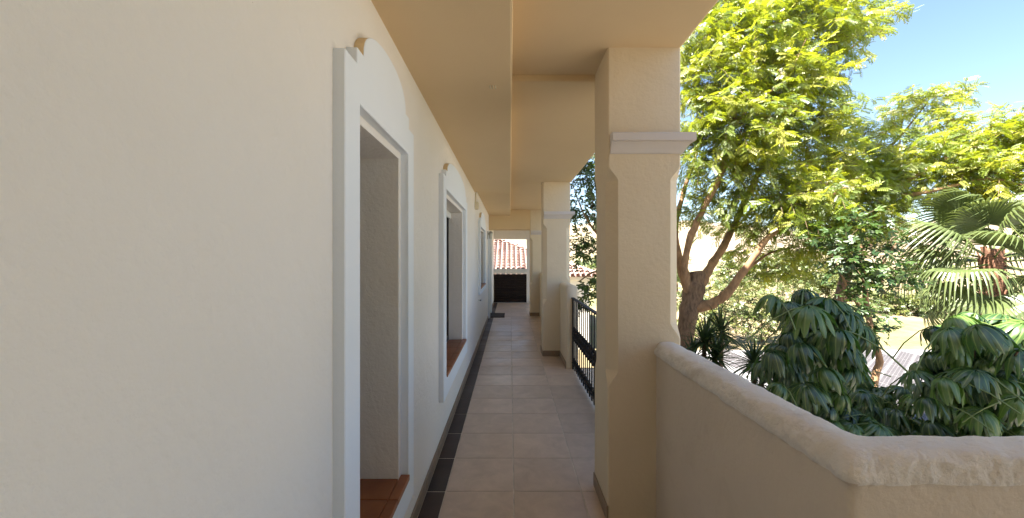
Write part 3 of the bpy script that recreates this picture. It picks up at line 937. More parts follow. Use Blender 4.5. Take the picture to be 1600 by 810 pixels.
# ------------------------------------------------------------------ neighbouring house with a tiled hip roof
def house():
    xe, ye, ze = 4.6, 20.6, 0.62        # front right eave corner
    xl, yb = -14.0, 33.0
    slope = math.tan(R(21.5))
    half = (yb - ye) / 2
    zr = ze + half * slope
    hroot = empty('neighbour_house', (0, 0, GZ))
    tag(hroot, 'white house with a faded pink clay tile hip roof beyond the walkway', 'house')
    link('wall', box_mesh('wall', xl + 0.5, xe - 0.5, ye + 0.5, yb - 0.5, 0.0, ze - 0.05 - GZ), M['house_wall'], hroot)
    # cornice band
    link('cornice', box_mesh('cornice', xl + 0.3, xe - 0.3, ye + 0.3, yb - 0.3, ze - 0.22 - GZ, ze - 0.03 - GZ, 0.02), M['house_wall'], hroot)
    # base planes
    bm = bmesh.new()
    A = [bm.verts.new(p) for p in ((xl, ye, ze), (xe, ye, ze), (xe, yb, ze), (xl, yb, ze))]
    r0 = bm.verts.new((xl + half, ye + half, zr)); r1 = bm.verts.new((xe - half, ye + half, zr))
    bm.faces.new([A[0], A[1], r1, r0]); bm.faces.new([A[1], A[2], r1]); bm.faces.new([A[2], A[3], r0, r1]); bm.faces.new([A[3], A[0], r0])
    bm.faces.new(A[::-1])
    for v in bm.verts: v.co.z -= GZ
    rf = link('roof', bm_mesh('roof', bm), M['roof_tile'], hroot)
    # barrel tiles on the front slope and on the right hip slope
    pitch, tl = 0.27, 0.40
    nseg = 5
    cs = math.cos(math.atan(slope)); sn = math.sin(math.atan(slope))
    ang = np.linspace(0, np.pi, nseg + 1)
    def tile_rows(face):
        ac = Acc()
        length = (xe - xl) if face == 'front' else (yb - ye)
        nc = int(length / pitch)
        for c in range(nc):
            s = (c + 0.5) * pitch
            smax = min(s, length - s) if face == 'side' else min(length - s, half)
            smax = min(smax, half)
            if face == 'front' and s < 7.5: continue
            run = smax / cs
            for k in range(int(run / tl) + 1):
                d0 = k * tl - 0.06; d1 = min(d0 + tl + 0.05, run)
                if d1 - d0 < 0.08: continue
                r0_, r1_ = 0.115, 0.088
                j = random.uniform(-.006, .006)
                pts = []
                for d, rr, lift in ((d0, r0_, 0.085), (d1, r1_, 0.0)):
                    for a in ang:
                        lx = s + rr * math.cos(a) + j; lz = rr * math.sin(a) + lift
                        if face == 'front':
                            pts.append((xl + lx, ye + d * cs - lz * sn, ze + d * sn + lz * cs))
                        else:
                            pts.append((xe - d * cs + lz * sn, ye + lx, ze + d * sn + lz * cs))
                V = np.array(pts); V[:, 2] -= GZ
                m_ = nseg + 1
                Fq = np.array([(i, i + 1, m_ + i + 1, m_ + i) for i in range(nseg)])
                ac.add(V, Fq, random.uniform(0.0, 0.75))
        return ac.mesh('roof_tiles', True, True)
    for f in ('front', 'side'):
        o = link('roof_tiles', tile_rows(f), M['roof_tiles'], rf); o['kind'] = 'stuff'
    # hip tiles
    V, Fq = tube_arrays([(xe - half * t, ye + half * t, ze + half * slope * t + 0.06 - GZ) for t in np.linspace(0, 1, 30)], [0.11] * 30, 8)
    link('hip_ridge', mesh_np('hip_ridge', V, Fq, True), M['roof_tile'], rf)
    # a window with a dark pane on the right side and the front
    for y in (23.5, 27.5):
        wf = link('window', box_mesh('window', xe - 0.515, xe - 0.46, y, y + 1.1, 1.0, 2.3, 0.01), M['frame'], hroot)
        link('pane', box_mesh('pane', xe - 0.465, xe - 0.455, y + .08, y + 1.02, 1.08, 2.22), M['pane'], wf)
house()

# ------------------------------------------------------------------ foliage tools
def px_lump(u, v, Y, ru, rv, rd=None, n=None):
    c = P(u, v, Y); k = Y / F
    return (np.array(c), ru * k, (rd if rd else 0.5 * (ru + rv) * k * 1.1), rv * k, n)

def pinnate(npair=8, lw=0.24, lh=0.05):
    V = []; Fq = []
    def leaflet(x, s):
        b = len(V)
        V.extend([(x, 0, 0), (x - 0.005, s * lw * 0.55, lh * 0.2 - 0.01), (x + 0.075, s * lw, -lh), (x + 0.12, s * lw * 0.45, 0.0)])
        Fq.append((b, b+1, b+2, b+3))
    for i in range(npair):
        x = 0.12 + 0.80 * i / npair
        for s in (-1, 1): leaflet(x, s)
    V2 = np.array(V)
    b = len(V2)
    V2 = np.concatenate([V2, [(0.9, 0, 0), (0.97, 0.05, 0), (1.12, 0, -0.03), (0.97, -0.05, 0)], [(0, -0.006, 0), (0, 0.006, 0), (0.95, 0.004, 0), (0.95, -0.004, 0)]])
    Fq += [(b, b+1, b+2, b+3), (b+4, b+5, b+6, b+7)]
    # droop along the leaf
    V2[:, 2] -= 0.16 * V2[:, 0] ** 2
    return V2, np.array(Fq)

def broad():
    V = [(0, 0, 0), (0.3, 0.2, 0.03), (0.55, 0, 0), (0.3, -0.2, 0.03), (0.7, 0.19, 0.0), (1.0, 0, -0.1), (0.7, -0.19, 0.0)]
    Fq = [(0, 1, 2, 3), (1, 4, 5, 2), (3, 2, 5, 6)]
    return np.array(V, float), np.array(Fq)

def cluster3():
    """three small leaves on a stalk"""
    V, Fq = broad(); out = []; fo = []
    for i, (a, x) in enumerate(((0.0, 0.35), (1.0, 0.15), (-1.0, 0.25), (0.5, -0.1), (-0.55, -0.05))):
        c, s = math.cos(a), math.sin(a)
        W = V * 0.62
        W = np.stack([W[:, 0]*c - W[:, 1]*s + x, W[:, 0]*s + W[:, 1]*c, W[:, 2]], 1)
        fo.append(Fq + len(V) * i); out.append(W)
    return np.concatenate(out), np.concatenate(fo)

def unit(a):
    return a / (np.linalg.norm(a, axis=-1, keepdims=True) + 1e-9)

def foliage(lumps, template, leaf_len, density, twig_acc=None, spacing=0.07, rg=None, tint=(0.15, 0.75), droop=0.25, up=0.15, twig_r=0.004, limbs=None):
    """leaf sprays on twigs that fill ellipsoidal lumps; returns (V, F, tint per face)"""
    rg = rg or rng
    pos = []; dr = []; nr = []; sc = []; tn = []
    for (c, rx, ry, rz, n) in lumps:
        Rv = np.array([rx, ry, rz])
        size = (rx * ry * rz) ** (1 / 3)
        ntw = n if n else max(6, int(density * (rx * rz + 0.6 * ry * rz + 0.6 * rx * ry)))
        lt0 = rg.normal(0, 0.08)
        for _ in range(ntw):
            w = unit(rg.normal(size=3))
            p0 = c + Rv * w * rg.uniform(0.15, 0.75)
            d = unit(unit(w * Rv) + 0.45 * rg.normal(size=3) + np.array([0, 0, up]))
            Lt = min(1.0, max(0.25, size * rg.uniform(0.5, 0.9)))
            m = max(4, int(Lt / spacing))
            t = np.linspace(0.05, 1, m)[:, None]
            pts = p0 + d * t * Lt + np.array([0, 0, -1]) * (t ** 2) * Lt * 0.28
            tang = unit(np.gradient(pts, axis=0))
            side = unit(np.cross(tang, np.array([0, 0, 1.0])) + 0.01)
            sg = np.where(np.arange(m) % 2 == 0, 1.0, -1.0)[:, None]
            ld = unit(0.55 * tang + 0.8 * side * sg + np.array([0, 0, -droop]) + 0.42 * rg.normal(size=(m, 3)))
            nn = np.array([0, 0, 1.0]) + 0.6 * rg.normal(size=(m, 3))
            pos.append(pts); dr.append(ld); nr.append(nn)
            sc.append(leaf_len * rg.uniform(0.65, 1.2, size=m))
            tb = rg.uniform(*tint) + lt0
            tn.append(np.clip(tb + 0.12 * rg.normal(size=m), 0, 1))
            if twig_acc is not None:
                tp = np.concatenate([[c * 0.35 + p0 * 0.65], [p0], pts[m // 2:m // 2 + 1], pts[-1:]])
                V, Fq = tube_arrays(tp, [twig_r * 1.6, twig_r * 1.3, twig_r, twig_r * 0.5], 3)
                twig_acc.add(V, Fq)
    pos = np.concatenate(pos); dr = np.concatenate(dr); nr = np.concatenate(nr); sc = np.concatenate(sc); tn = np.concatenate(tn)
    nr = unit(nr - dr * np.sum(nr * dr, 1, keepdims=True))
    sd_ = np.cross(nr, dr)
    T, TF_ = template
    V = pos[:, None, :] + sc[:, None, None] * (T[None, :, 0:1] * dr[:, None, :] + T[None, :, 1:2] * sd_[:, None, :] + T[None, :, 2:3] * nr[:, None, :])
    k = len(T); m = len(pos)
    Fq = (TF_[None, :, :] + (np.arange(m) * k)[:, None, None]).reshape(-1, TF_.shape[1])
    tint_f = np.repeat(tn, len(TF_))
    return V.reshape(-1, 3), Fq, tint_f.astype(np.float32)

def leaf_obj(name, data, mat, parent):
    V, Fq, t = data
    me = mesh_np(name, V, Fq)
    a = me.attributes.new('tint', 'FLOAT', 'FACE'); a.data.foreach_set('value', t)
    return link(name, me, mat, parent)

def wobble(pts, sub=5, amp=0.03):
    """resample a polyline (x,y,z,r) smoothly (Catmull-Rom) with a little irregularity"""
    p = np.array(pts, float)
    q = np.concatenate([[2*p[0]-p[1]], p, [2*p[-1]-p[-2]]])
    out = []
    for i in range(1, len(q) - 2):
        for s in range(sub):
            t = s / sub
            a, b, c, d = q[i-1], q[i], q[i+1], q[i+2]
            out.append(0.5 * ((2*b) + (-a + c)*t + (2*a - 5*b + 4*c - d)*t*t + (-a + 3*b - 3*c + d)*t**3))
    out.append(p[-1])
    out = np.array(out)
    out[1:-1, :3] += rng.normal(size=(len(out)-2, 3)) * amp * out[1:-1, 3:4] * 3
    out[:, 3] = np.maximum(out[:, 3], 0.003) * (1 + rng.normal(size=len(out)) * 0.05)
    return out

def limb_obj(name, pts, mat, parent, n=9, amp=0.03):
    w = wobble(pts, 5, amp)
    V, Fq = tube_arrays(w[:, :3], w[:, 3], n)
    # bark irregularity
    for i in range(len(V)):
        ax = w[i // n, :3]; d = V[i] - ax
        V[i] = ax + d * (1 + 0.16 * noise.noise(Vector(V[i]) * 7) + 0.10 * noise.noise(Vector((V[i][0]*22, V[i][1]*22, V[i][2]*5))))
    return link(name, mesh_np(name, V, Fq, True), mat, parent)

def px_limb(pts):
    """(u, v, Y, radius in m)"""
    return [(*P(u, v, Y), r) for (u, v, Y, r) in pts]

# ------------------------------------------------------------------ big feathery tree beside the near column
def tree_main():
    base = P(1066, 782, 8.0)
    t = empty('feathery_tree', (0, 0, 0))
    tag(t, 'big tree with feathery yellow green leaves and forked trunk beside the near column', 'tree')
    limb_obj('trunk', px_limb([(1060, 790, 8.0, .27), (1062, 700, 8.0, .21), (1065, 600, 8.0, .175), (1068, 540, 8.0, .165), (1075, 490, 8.0, .17), (1085, 452, 8.0, .19), (1088, 425, 8.0, .13)]), M['bark'], t, 14, 0.02)
    L_ = [
        [(1080, 470, 8.0, .10), (1070, 420, 7.9, .075), (1078, 375, 7.8, .066), (1100, 325, 7.7, .058), (1127, 272, 7.6, .050), (1143, 200, 7.6, .040), (1165, 120, 7.7, .028), (1185, 30, 7.9, .016)],
        [(1088, 460, 8.0, .11), (1105, 425, 8.1, .085), (1130, 385, 8.2, .072), (1155, 335, 8.4, .062), (1200, 240, 8.7, .045), (1262, 140, 9.0, .033), (1330, 75, 9.2, .02), (1395, 32, 9.3, .010)],
        [(1085, 480, 8.0, .12), (1115, 474, 7.8, .095), (1142, 452, 7.6, .075), (1172, 410, 7.4, .060), (1200, 372, 7.3, .050), (1240, 340, 7.2, .036), (1300, 305, 7.2, .022), (1335, 285, 7.2, .012)],
        [(1078, 460, 8.0, .10), (1063, 415, 8.1, .075), (1055, 360, 8.3, .06), (1068, 300, 8.4, .045), (1090, 230, 8.5, .03), (1105, 130, 8.6, .018)],
        [(1092, 450, 8.05, .075), (1118, 405, 8.3, .050), (1140, 365, 8.6, .038), (1160, 345, 8.8, .025), (1215, 280, 9.0, .014)],
        [(1120, 470, 7.8, .04), (1160, 428, 7.9, .03), (1205, 395, 8.0, .022), (1250, 385, 8.1, .012)],
        [(1143, 200, 7.6, .03), (1180, 160, 7.4, .022), (1230, 120, 7.3, .015), (1260, 60, 7.3, .008)],
        [(1200, 240, 8.7, .035), (1250, 225, 8.6, .022), (1310, 190, 8.6, .012)],
    ]
    for l in L_: limb_obj('limb', px_limb(l), M['limb'], t, 8)
    lumps = [px_lump(*a) for a in (
        (1110, 120, 7.5, 60, 60), (1170, 50, 7.9, 70, 60), (1265, 55, 8.6, 75, 52), (1345, 42, 9.1, 40, 24), (1385, 18, 9.2, 26, 18),
        (1150, 190, 7.4, 80, 55), (1235, 140, 7.9, 75, 60), (1292, 112, 8.6, 30, 30), (1092, 240, 7.8, 40, 50), (1175, 265, 7.6, 70, 48),
        (1250, 215, 8.0, 65, 50), (1305, 195, 8.5, 40, 24), (1120, 5, 8.0, 50, 40), (1225, -20, 8.5, 80, 42), (1310, 5, 9.0, 55, 30),
        (1225, 310, 7.2, 60, 36), (1290, 300, 7.2, 50, 36), (1120, 310, 7.9, 40, 26), (1270, 350, 7.3, 50, 26), (1320, 255, 7.6, 40, 30), (1180, 350, 8.0, 30, 20), (1205, 345, 7.4, 48, 24), (1255, 388, 7.5, 44, 20), (1310, 365, 7.6, 36, 26), (1130, 352, 8.4, 28, 22), (1172, 395, 8.6, 36, 16), (1225, 425, 8.2, 36, 12), (1085, 60, 7.6, 40, 50), (1200, 110, 7.5, 50, 40), (1085, 330, 8.0, 25, 28))]
    tw = Acc()
    leaf_obj('crown', foliage(lumps, pinnate(6, 0.27), 0.20, 85, tw, spacing=0.05, tint=(0.10, 0.92)), M['feather'], t)
    tag(link('twigs', tw.mesh('twigs'), M['twig'], t), kind='stuff')
tree_main()

def tree_right():
    t = empty('spreading_tree', (0, 0, 0))
    tag(t, 'spreading tree with feathery leaves arching over the fan palm', 'tree')
    limb_obj('trunk', px_limb([(1296, 715, 9.7, .2), (1300, 600, 9.7, .15), (1308, 500, 9.7, .13), (1325, 420, 9.6, .11), (1335, 360, 9.6, .10)]), M['bark'], t, 10, .02)
    for l in ([(1338, 380, 9.6, .09), (1320, 330, 9.4, .06), (1290, 308, 9.2, .045), (1262, 310, 9.0, .02)],
              [(1336, 365, 9.6, .08), (1345, 300, 9.7, .06), (1370, 250, 9.8, .045), (1405, 215, 10, .03), (1450, 160, 10, .015)],
              [(1338, 370, 9.6, .08), (1380, 310, 9.3, .06), (1440, 270, 9.0, .05), (1500, 240, 8.9, .035), (1580, 200, 8.8, .015)],
              [(1380, 310, 9.3, .05), (1450, 300, 8.8, .04), (1540, 280, 8.5, .03), (1600, 290, 8.3, .015)],
              [(1405, 235, 10, .02), (1408, 200, 10, .014), (1415, 175, 10, .008)]):
        limb_obj('limb', px_limb(l), M['limb'], t, 8)
    lumps = [px_lump(*a) for a in (
        (1330, 232, 9.5, 50, 34), (1385, 205, 10, 38, 20), (1450, 158, 10, 52, 24), (1500, 145, 10, 24, 14), (1405, 255, 9.6, 55, 34), (1345, 300, 9.2, 55, 40),
        (1478, 235, 9.0, 55, 32), (1555, 215, 8.9, 60, 38), (1590, 185, 8.8, 35, 24), (1535, 270, 8.6, 65, 34), (1422, 305, 9.2, 34, 24), (1600, 270, 8.5, 50, 44), (1405, 180, 10, 30, 16),
        (1640, 230, 8.5, 50, 60), (1290, 330, 9.0, 40, 34), (1360, 350, 9.0, 45, 30), (1440, 215, 9.4, 30, 20),
        (1375, 275, 9.4, 50, 40), (1440, 265, 9.2, 50, 30), (1500, 265, 8.8, 50, 30), (1310, 275, 9.3, 45, 34), (1575, 250, 8.7, 55, 40), (1330, 370, 9.2, 40, 30), (1400, 340, 9.2, 40, 26), (1470, 190, 9.6, 40, 22), (1585, 300, 8.6, 50, 26), (1520, 215, 9.1, 46, 30), (1255, 290, 9.2, 46, 36))]
    tw = Acc()
    leaf_obj('crown', foliage(lumps, pinnate(6, 0.27), 0.20, 75, tw, spacing=0.055, tint=(0.12, 0.95)), M['feather'], t)
    tag(link('twigs', tw.mesh('twigs'), M['twig'], t), kind='stuff')
tree_right()

def tree_mid():
    t = empty('small_leafy_tree', (0, 0, 0))
    tag(t, 'small dark leafy tree on a thin bare stem behind the umbrella plants', 'tree')
    limb_obj('trunk', px_limb([(1366, 860, 6.6, .075), (1366, 700, 6.6, .062), (1366, 600, 6.6, .055), (1374, 565, 6.6, .052), (1367, 540, 6.6, .05), (1358, 500, 6.6, .045), (1350, 440, 6.6, .035), (1345, 380, 6.6, .02)]), M['limb'], t, 9, .02)
    for l in ([(1360, 505, 6.6, .03), (1330, 460, 6.5, .02), (1300, 400, 6.4, .01)], [(1352, 450, 6.6, .03), (1380, 410, 6.6, .018), (1400, 380, 6.5, .01)]):
        limb_obj('limb', px_limb(l), M['limb'], t, 7)
    lumps = [px_lump(*a) for a in ((1318, 395, 6.5, 38, 36), (1350, 440, 6.5, 38, 40), (1295, 372, 6.5, 28, 24), (1370, 385, 6.6, 38, 34), (1340, 488, 6.4, 32, 28), (1388, 425, 6.7, 30, 22), (1335, 345, 6.6, 34, 24), (1365, 520, 6.5, 18, 12), (1410, 440, 6.8, 26, 16))]
    tw = Acc()
    leaf_obj('crown', foliage(lumps, cluster3(), 0.14, 110, tw, spacing=0.085, tint=(0.0, 0.6), twig_r=.003), M['feather2'], t)
    tag(link('twigs', tw.mesh('twigs'), M['twig'], t), kind='stuff')
tree_mid()

def tree_gap():
    t = empty('roadside_tree', (0, 0, 0))
    tag(t, 'leafy tree seen through the gap between the two nearer columns', 'tree')
    limb_obj('trunk', px_limb([(962, 640, 13, .2), (958, 520, 13, .16), (950, 430, 13, .12), (940, 350, 13, .08), (930, 280, 13, .04)]), M['bark'], t, 9, .02)
    for l in ([(952, 440, 13, .06), (930, 425, 12.6, .04), (905, 440, 12.4, .015)], [(945, 380, 13, .06), (915, 340, 12.8, .03), (895, 290, 12.8, .012)]):
        limb_obj('limb', px_limb(l), M['limb'], t, 7)
    lumps = [px_lump(*a) for a in ((910, 275, 12.8, 26, 26), (925, 330, 12.8, 32, 34), (905, 375, 12.6, 20, 22), (935, 385, 12.8, 26, 26), (912, 462, 12.2, 22, 18), (930, 440, 12.4, 22, 16), (890, 330, 12.8, 14, 24), (905, 405, 12.5, 16, 10), (925, 250, 13, 30, 26), (900, 485, 12.2, 14, 10))]
    tw = Acc()
    leaf_obj('crown', foliage(lumps, cluster3(), 0.21, 48, tw, spacing=0.11, tint=(0.1, 0.8), twig_r=.006), M['feather2'], t)
    tag(link('twigs', tw.mesh('twigs'), M['twig'], t), kind='stuff')
tree_gap()

# ------------------------------------------------------------------ bushes behind
BUSH = [
    ('sunlit green bush behind the forked trunk', [(1105, 488, 22, 52, 36), (1140, 470, 23, 46, 34), (1080, 465, 23, 40, 40), (1125, 510, 22, 46, 24)], 0.24),
    ('loose yellow green bush between the trunk and the umbrella plant', [(1190, 478, 23, 52, 34), (1235, 462, 24, 48, 30), (1190, 505, 22.5, 38, 20), (1265, 480, 23, 36, 26)], 0.24),
    ('tall loose green bush under the lowest limb of the forked tree', [(1215, 415, 32, 50, 26), (1150, 425, 33, 44, 26), (1265, 415, 32, 40, 26)], 0.34),
    ('low bright bush under the palm fronds', [(1420, 474, 34, 44, 20), (1465, 482, 33, 40, 18), (1380, 468, 35, 34, 16)], 0.34),
    ('pale bush beyond the lawn behind the small leafy tree', [(1290, 440, 46, 44, 18), (1330, 446, 46, 34, 14)], 0.4),
]
for lab, ls, ll in BUSH:
    t = empty('bush', (0, 0, 0))
    tag(t, lab, 'bush', 'bushes beyond the planting')
    lumps = [px_lump(*a) for a in ls]
    tw = Acc()
    leaf_obj('foliage', foliage(lumps, cluster3(), ll * 1.15, 14, tw, spacing=0.14, tint=(0.2, 1.0), twig_r=.006), M['bush'], t)
    c = lumps[0][0]
    for (cc, rx, ry, rz, n) in lumps:
        V, Fq = tube_arrays([(c[0], c[1], GZ), (c[0]*.5 + cc[0]*.5, c[1]*.5 + cc[1]*.5, (GZ + cc[2]) / 2), tuple(cc)], [.05, .04, .02], 5); tw.add(V, Fq)
    tag(link('stems', tw.mesh('stems'), M['twig'], t), kind='stuff')

# scattered trees on the far slopes
far = []
for i in range(26):
    a = R(random.uniform(8, 56)); r = random.uniform(45, 240)
    far.append((r * math.sin(a), r * math.cos(a), random.uniform(1.4, 2.6)))
Tm = cluster3()
fm = []
for s in range(3):
    rr = np.random.default_rng(50 + s)
    lm = [(np.array([rr.normal() * .5, rr.normal() * .5, 1.1 + rr.uniform(-.2, .6)]), .8, .8, .7, None) for _ in range(4)]
    V, Fq, tt = foliage(lm, Tm, 0.42, 9, None, spacing=0.3, rg=rr, tint=(0.0, 0.6))
    me = mesh_np('crown', V, Fq); at = me.attributes.new('tint', 'FLOAT', 'FACE'); at.data.foreach_set('value', tt)
    me.materials.append(M['bush']); fm.append(me)
V, Fq = tube_arrays([(0, 0, -0.6), (0, 0, 0.5), (0.1, 0, 1.2)], [.13, .10, .05], 6)
ftm = mesh_np('trunk', V, Fq, True); ftm.materials.append(M['bark'])
def far_z(x, y):
    r = math.hypot(x, y)
    if r < 112: return GZ
    t = min(1, (r - 110) / 330); h = 44 * t * t * (3 - 2 * t)
    h *= 0.72 + 0.38 * noise.noise(Vector((x * 0.006, y * 0.006, 3.1)))
    h += 6 * t * noise.noise(Vector((x * 0.03, y * 0.03, 1.1)))
    return max(GZ, GZ - 0.6 + h)
for i, (x, y, s) in enumerate(far):
    t = empty('distant_tree', (x, y, far_z(x, y) + 0.3)); t.scale = (s, s, s); t.rotation_euler = (0, 0, random.uniform(0, 6))
    tag(t, 'small round tree far off on the dry slopes', 'tree', 'scattered trees on the far slopes')
    link('crown', fm[i % 3], None, t); link('trunk', ftm, None, t)

# ------------------------------------------------------------------ umbrella plants (large drooping whorled leaves)
def umbrella_leaf(seed, nl=11, droop=1.0, length=0.33):
    r = random.Random(seed)
    V = []; Fq = []
    m = 7
    for k in range(nl):
        az = 2 * math.pi * (k + r.uniform(-.25, .25)) / nl
        Lk = length * r.uniform(0.82, 1.1)
        wd = 0.0265 * r.uniform(0.85, 1.15)
        dpk = droop * r.uniform(0.8, 1.15)
        x = 0.0; z = 0.0; b0 = len(V)
        tw_ = r.uniform(-0.25, 0.25)
        for i in range(m + 1):
            s = i / m
            pitch = 0.30 - dpk * (0.25 + 1.25 * min(1.0, s * 1.5))
            if i: x += Lk / m * math.cos(pitch); z += Lk / m * math.sin(pitch)
            w = 0.002 if s < 0.2 else wd * (math.sin(math.pi * min(1, (s - 0.12) / 0.88) ** 0.8) ** 0.6 if s < 1 else 0.12)
            w = max(w, 0.0025)
            fold = 0.38 * w
            wav = 0.006 * math.sin(9 * s + k)
            for sgn in (-1, 0, 1):
                yy = sgn * w; zz = (fold if sgn == 0 else 0) + (wav * sgn)
                # fold normal to the leaflet direction
                lx = x - math.sin(pitch) * zz; lz = z + math.cos(pitch) * zz + tw_ * yy
                V.append((lx * math.cos(az) - yy * math.sin(az), lx * math.sin(az) + yy * math.cos(az), lz))
        for i in range(m):
            a = b0 + i * 3
            Fq += [(a, a+1, a+4, a+3), (a+1, a+2, a+5, a+4)]
    # petiole
    tv, tf = tube_arrays([(0, 0, 0), (-0.10, 0.0, -0.03), (-0.25, 0.0, -0.13), (-0.38, 0, -0.27)], [.004, .005, .006, .007], 5)
    o = len(V)
    V = np.concatenate([np.array(V), tv]); Fq = np.concatenate([np.array(Fq), tf + o])
    me = mesh_np('leaf', V, Fq, True); me.materials.append(M['umbrella_leaf'])
    rib = np.zeros(len(V), dtype=np.float32); rib[1:o:3] = 1.0; rib[o:] = 1.0
    at = me.attributes.new('rib', 'FLOAT', 'POINT'); at.data.foreach_set('value', rib)
    return me
ULEAF = [umbrella_leaf(1, 15, 1.0, .27), umbrella_leaf(2, 13, 1.15, .26), umbrella_leaf(3, 16, 1.08, .29), umbrella_leaf(4, 12, 1.25, .26), umbrella_leaf(5, 14, 0.85, .27), umbrella_leaf(6, 11, 1.3, .23)]

def umbrella_plant(label, root_px, hubs, fill, stems):
    base = ground(*root_px) if len(root_px) == 2 else Vector((P(root_px[0], 0, root_px[1]).x, root_px[1], GZ))
    t = empty('umbrella_plant', base)
    tag(t, label, 'plant', 'umbrella plants below the parapet')
    n = 0
    for (u, v, Y, s) in hubs:
        p = P(u, v, Y)
        o = link('leaf', ULEAF[n % len(ULEAF)], None, t); n += 1
        o.location = p - base
        o.scale = (s * 1.15,) * 3
        o.rotation_euler = (random.uniform(-.3, .3) + 0.15, random.uniform(-.3, .3), random.uniform(0, 6.28))
    for (u, v, Y, ru, rv, rd, cnt) in fill:
        c = P(u, v, Y); k = Y / F
        for _ in range(cnt):
            w = np.array([random.gauss(0, 1) for _ in range(3)]); w /= np.linalg.norm(w)
            q = random.uniform(0.55, 1.0)
            p = Vector((c.x + w[0]*ru*k*q, c.y + w[1]*rd*q, c.z + w[2]*rv*k*q))
            o = link('leaf', ULEAF[random.randrange(len(ULEAF))], None, t)
            o.location = p - base
            o.scale = (random.uniform(.8, 1.15),) * 3
            # petiole (local -x) points back to the plant's axis
            az = math.atan2(p.y - c.y, p.x - c.x)
            tilt = 0.35
            o.rotation_euler = (random.uniform(-.25, .25), random.uniform(0.0, .5), az + random.uniform(-.5, .5))
    for st_ in stems:
        pts = [(base.x + random.uniform(-.1, .1), base.y + random.uniform(-.1, .1), GZ, .035)] + [(*P(u, v, Y), r) for (u, v, Y, r) in st_]
        pts = [(a[0] - base.x, a[1] - base.y, a[2] - base.z, a[3]) for a in pts]
        w = wobble(pts, 5, .02)
        V, Fq = tube_arrays(w[:, :3], w[:, 3], 7)
        link('stem', mesh_np('stem', V, Fq, True), M['twig'], t)

umbrella_plant('dark umbrella plant with drooping leaves behind the parapet corner, left of the thin stem', (1262, 4.0),
    [(1263, 478, 3.7, 1.15), (1208, 462, 3.9, .9), (1236, 472, 3.8, .8), (1256, 452, 4.1, .95), (1290, 466, 4.0, .95), (1310, 514, 3.6, 1.1), (1322, 486, 3.9, .9), (1250, 536, 3.7, .95), (1207, 548, 3.8, .85), (1285, 574, 3.6, .9), (1258, 600, 3.6, .9), (1222, 600, 3.6, .8), (1296, 545, 3.9, .8), (1325, 548, 3.8, .8)],
    [(1262, 560, 4.15, 62, 72, .4, 75), (1280, 660, 4.0, 85, 60, .5, 50), (1290, 500, 4.3, 48, 42, .35, 26)],
    [[(1265, 640, 4.1, .03), (1262, 540, 4.1, .022), (1262, 480, 3.8, .008)], [(1290, 640, 4.1, .03), (1300, 560, 4.0, .02), (1310, 515, 3.7, .008)]])
umbrella_plant('umbrella plant with bright green top leaves in front of the palm trunk', (1525, 4.2),
    [(1482, 512, 3.8, 1.0), (1524, 508, 3.6, 1.05), (1592, 545, 3.7, .95), (1476, 590, 3.7, .95), (1525, 578, 3.6, .95), (1562, 592, 3.8, .9), (1530, 640, 3.7, .85), (1592, 620, 3.6, .9), (1490, 494, 4.2, .9), (1524, 490, 4.3, 1.0), (1566, 492, 4.4, 1.0), (1455, 510, 4.0, .85), (1600, 505, 3.9, .95), (1448, 620, 3.8, .85), (1560, 520, 3.8, .95), (1500, 545, 3.9, .85), (1430, 580, 4.0, .8)],
    [(1520, 590, 4.2, 74, 75, .4, 85), (1530, 690, 4.1, 85, 50, .5, 50), (1560, 512, 4.4, 66, 22, .4, 30)],
    [[(1520, 690, 4.2, .035), (1520, 590, 4.2, .028), (1522, 515, 3.9, .009)], [(1545, 690, 4.2, .03), (1560, 600, 4.1, .02), (1590, 550, 3.6, .008)]])
umbrella_plant('low umbrella plant filling the gap around the thin bare stem', (1385, 4.9),
    [(1350, 612, 4.6, .8), (1400, 640, 4.5, .85), (1375, 665, 4.4, .85), (1420, 655, 4.5, .8), (1430, 618, 4.7, .75), (1340, 655, 4.4, .85), (1410, 605, 4.9, .75), (1345, 585, 5.2, .8), (1395, 612, 5.0, .8), (1432, 600, 5.0, .75), (1360, 632, 4.7, .8), (1420, 632, 4.7, .85), (1385, 638, 4.6, .8)],
    [(1385, 680, 4.9, 66, 46, .45, 70), (1345, 610, 5.2, 34, 40, .4, 30)],
    [[(1385, 760, 4.9, .03), (1385, 680, 4.9, .02), (1390, 640, 4.7, .008)]])

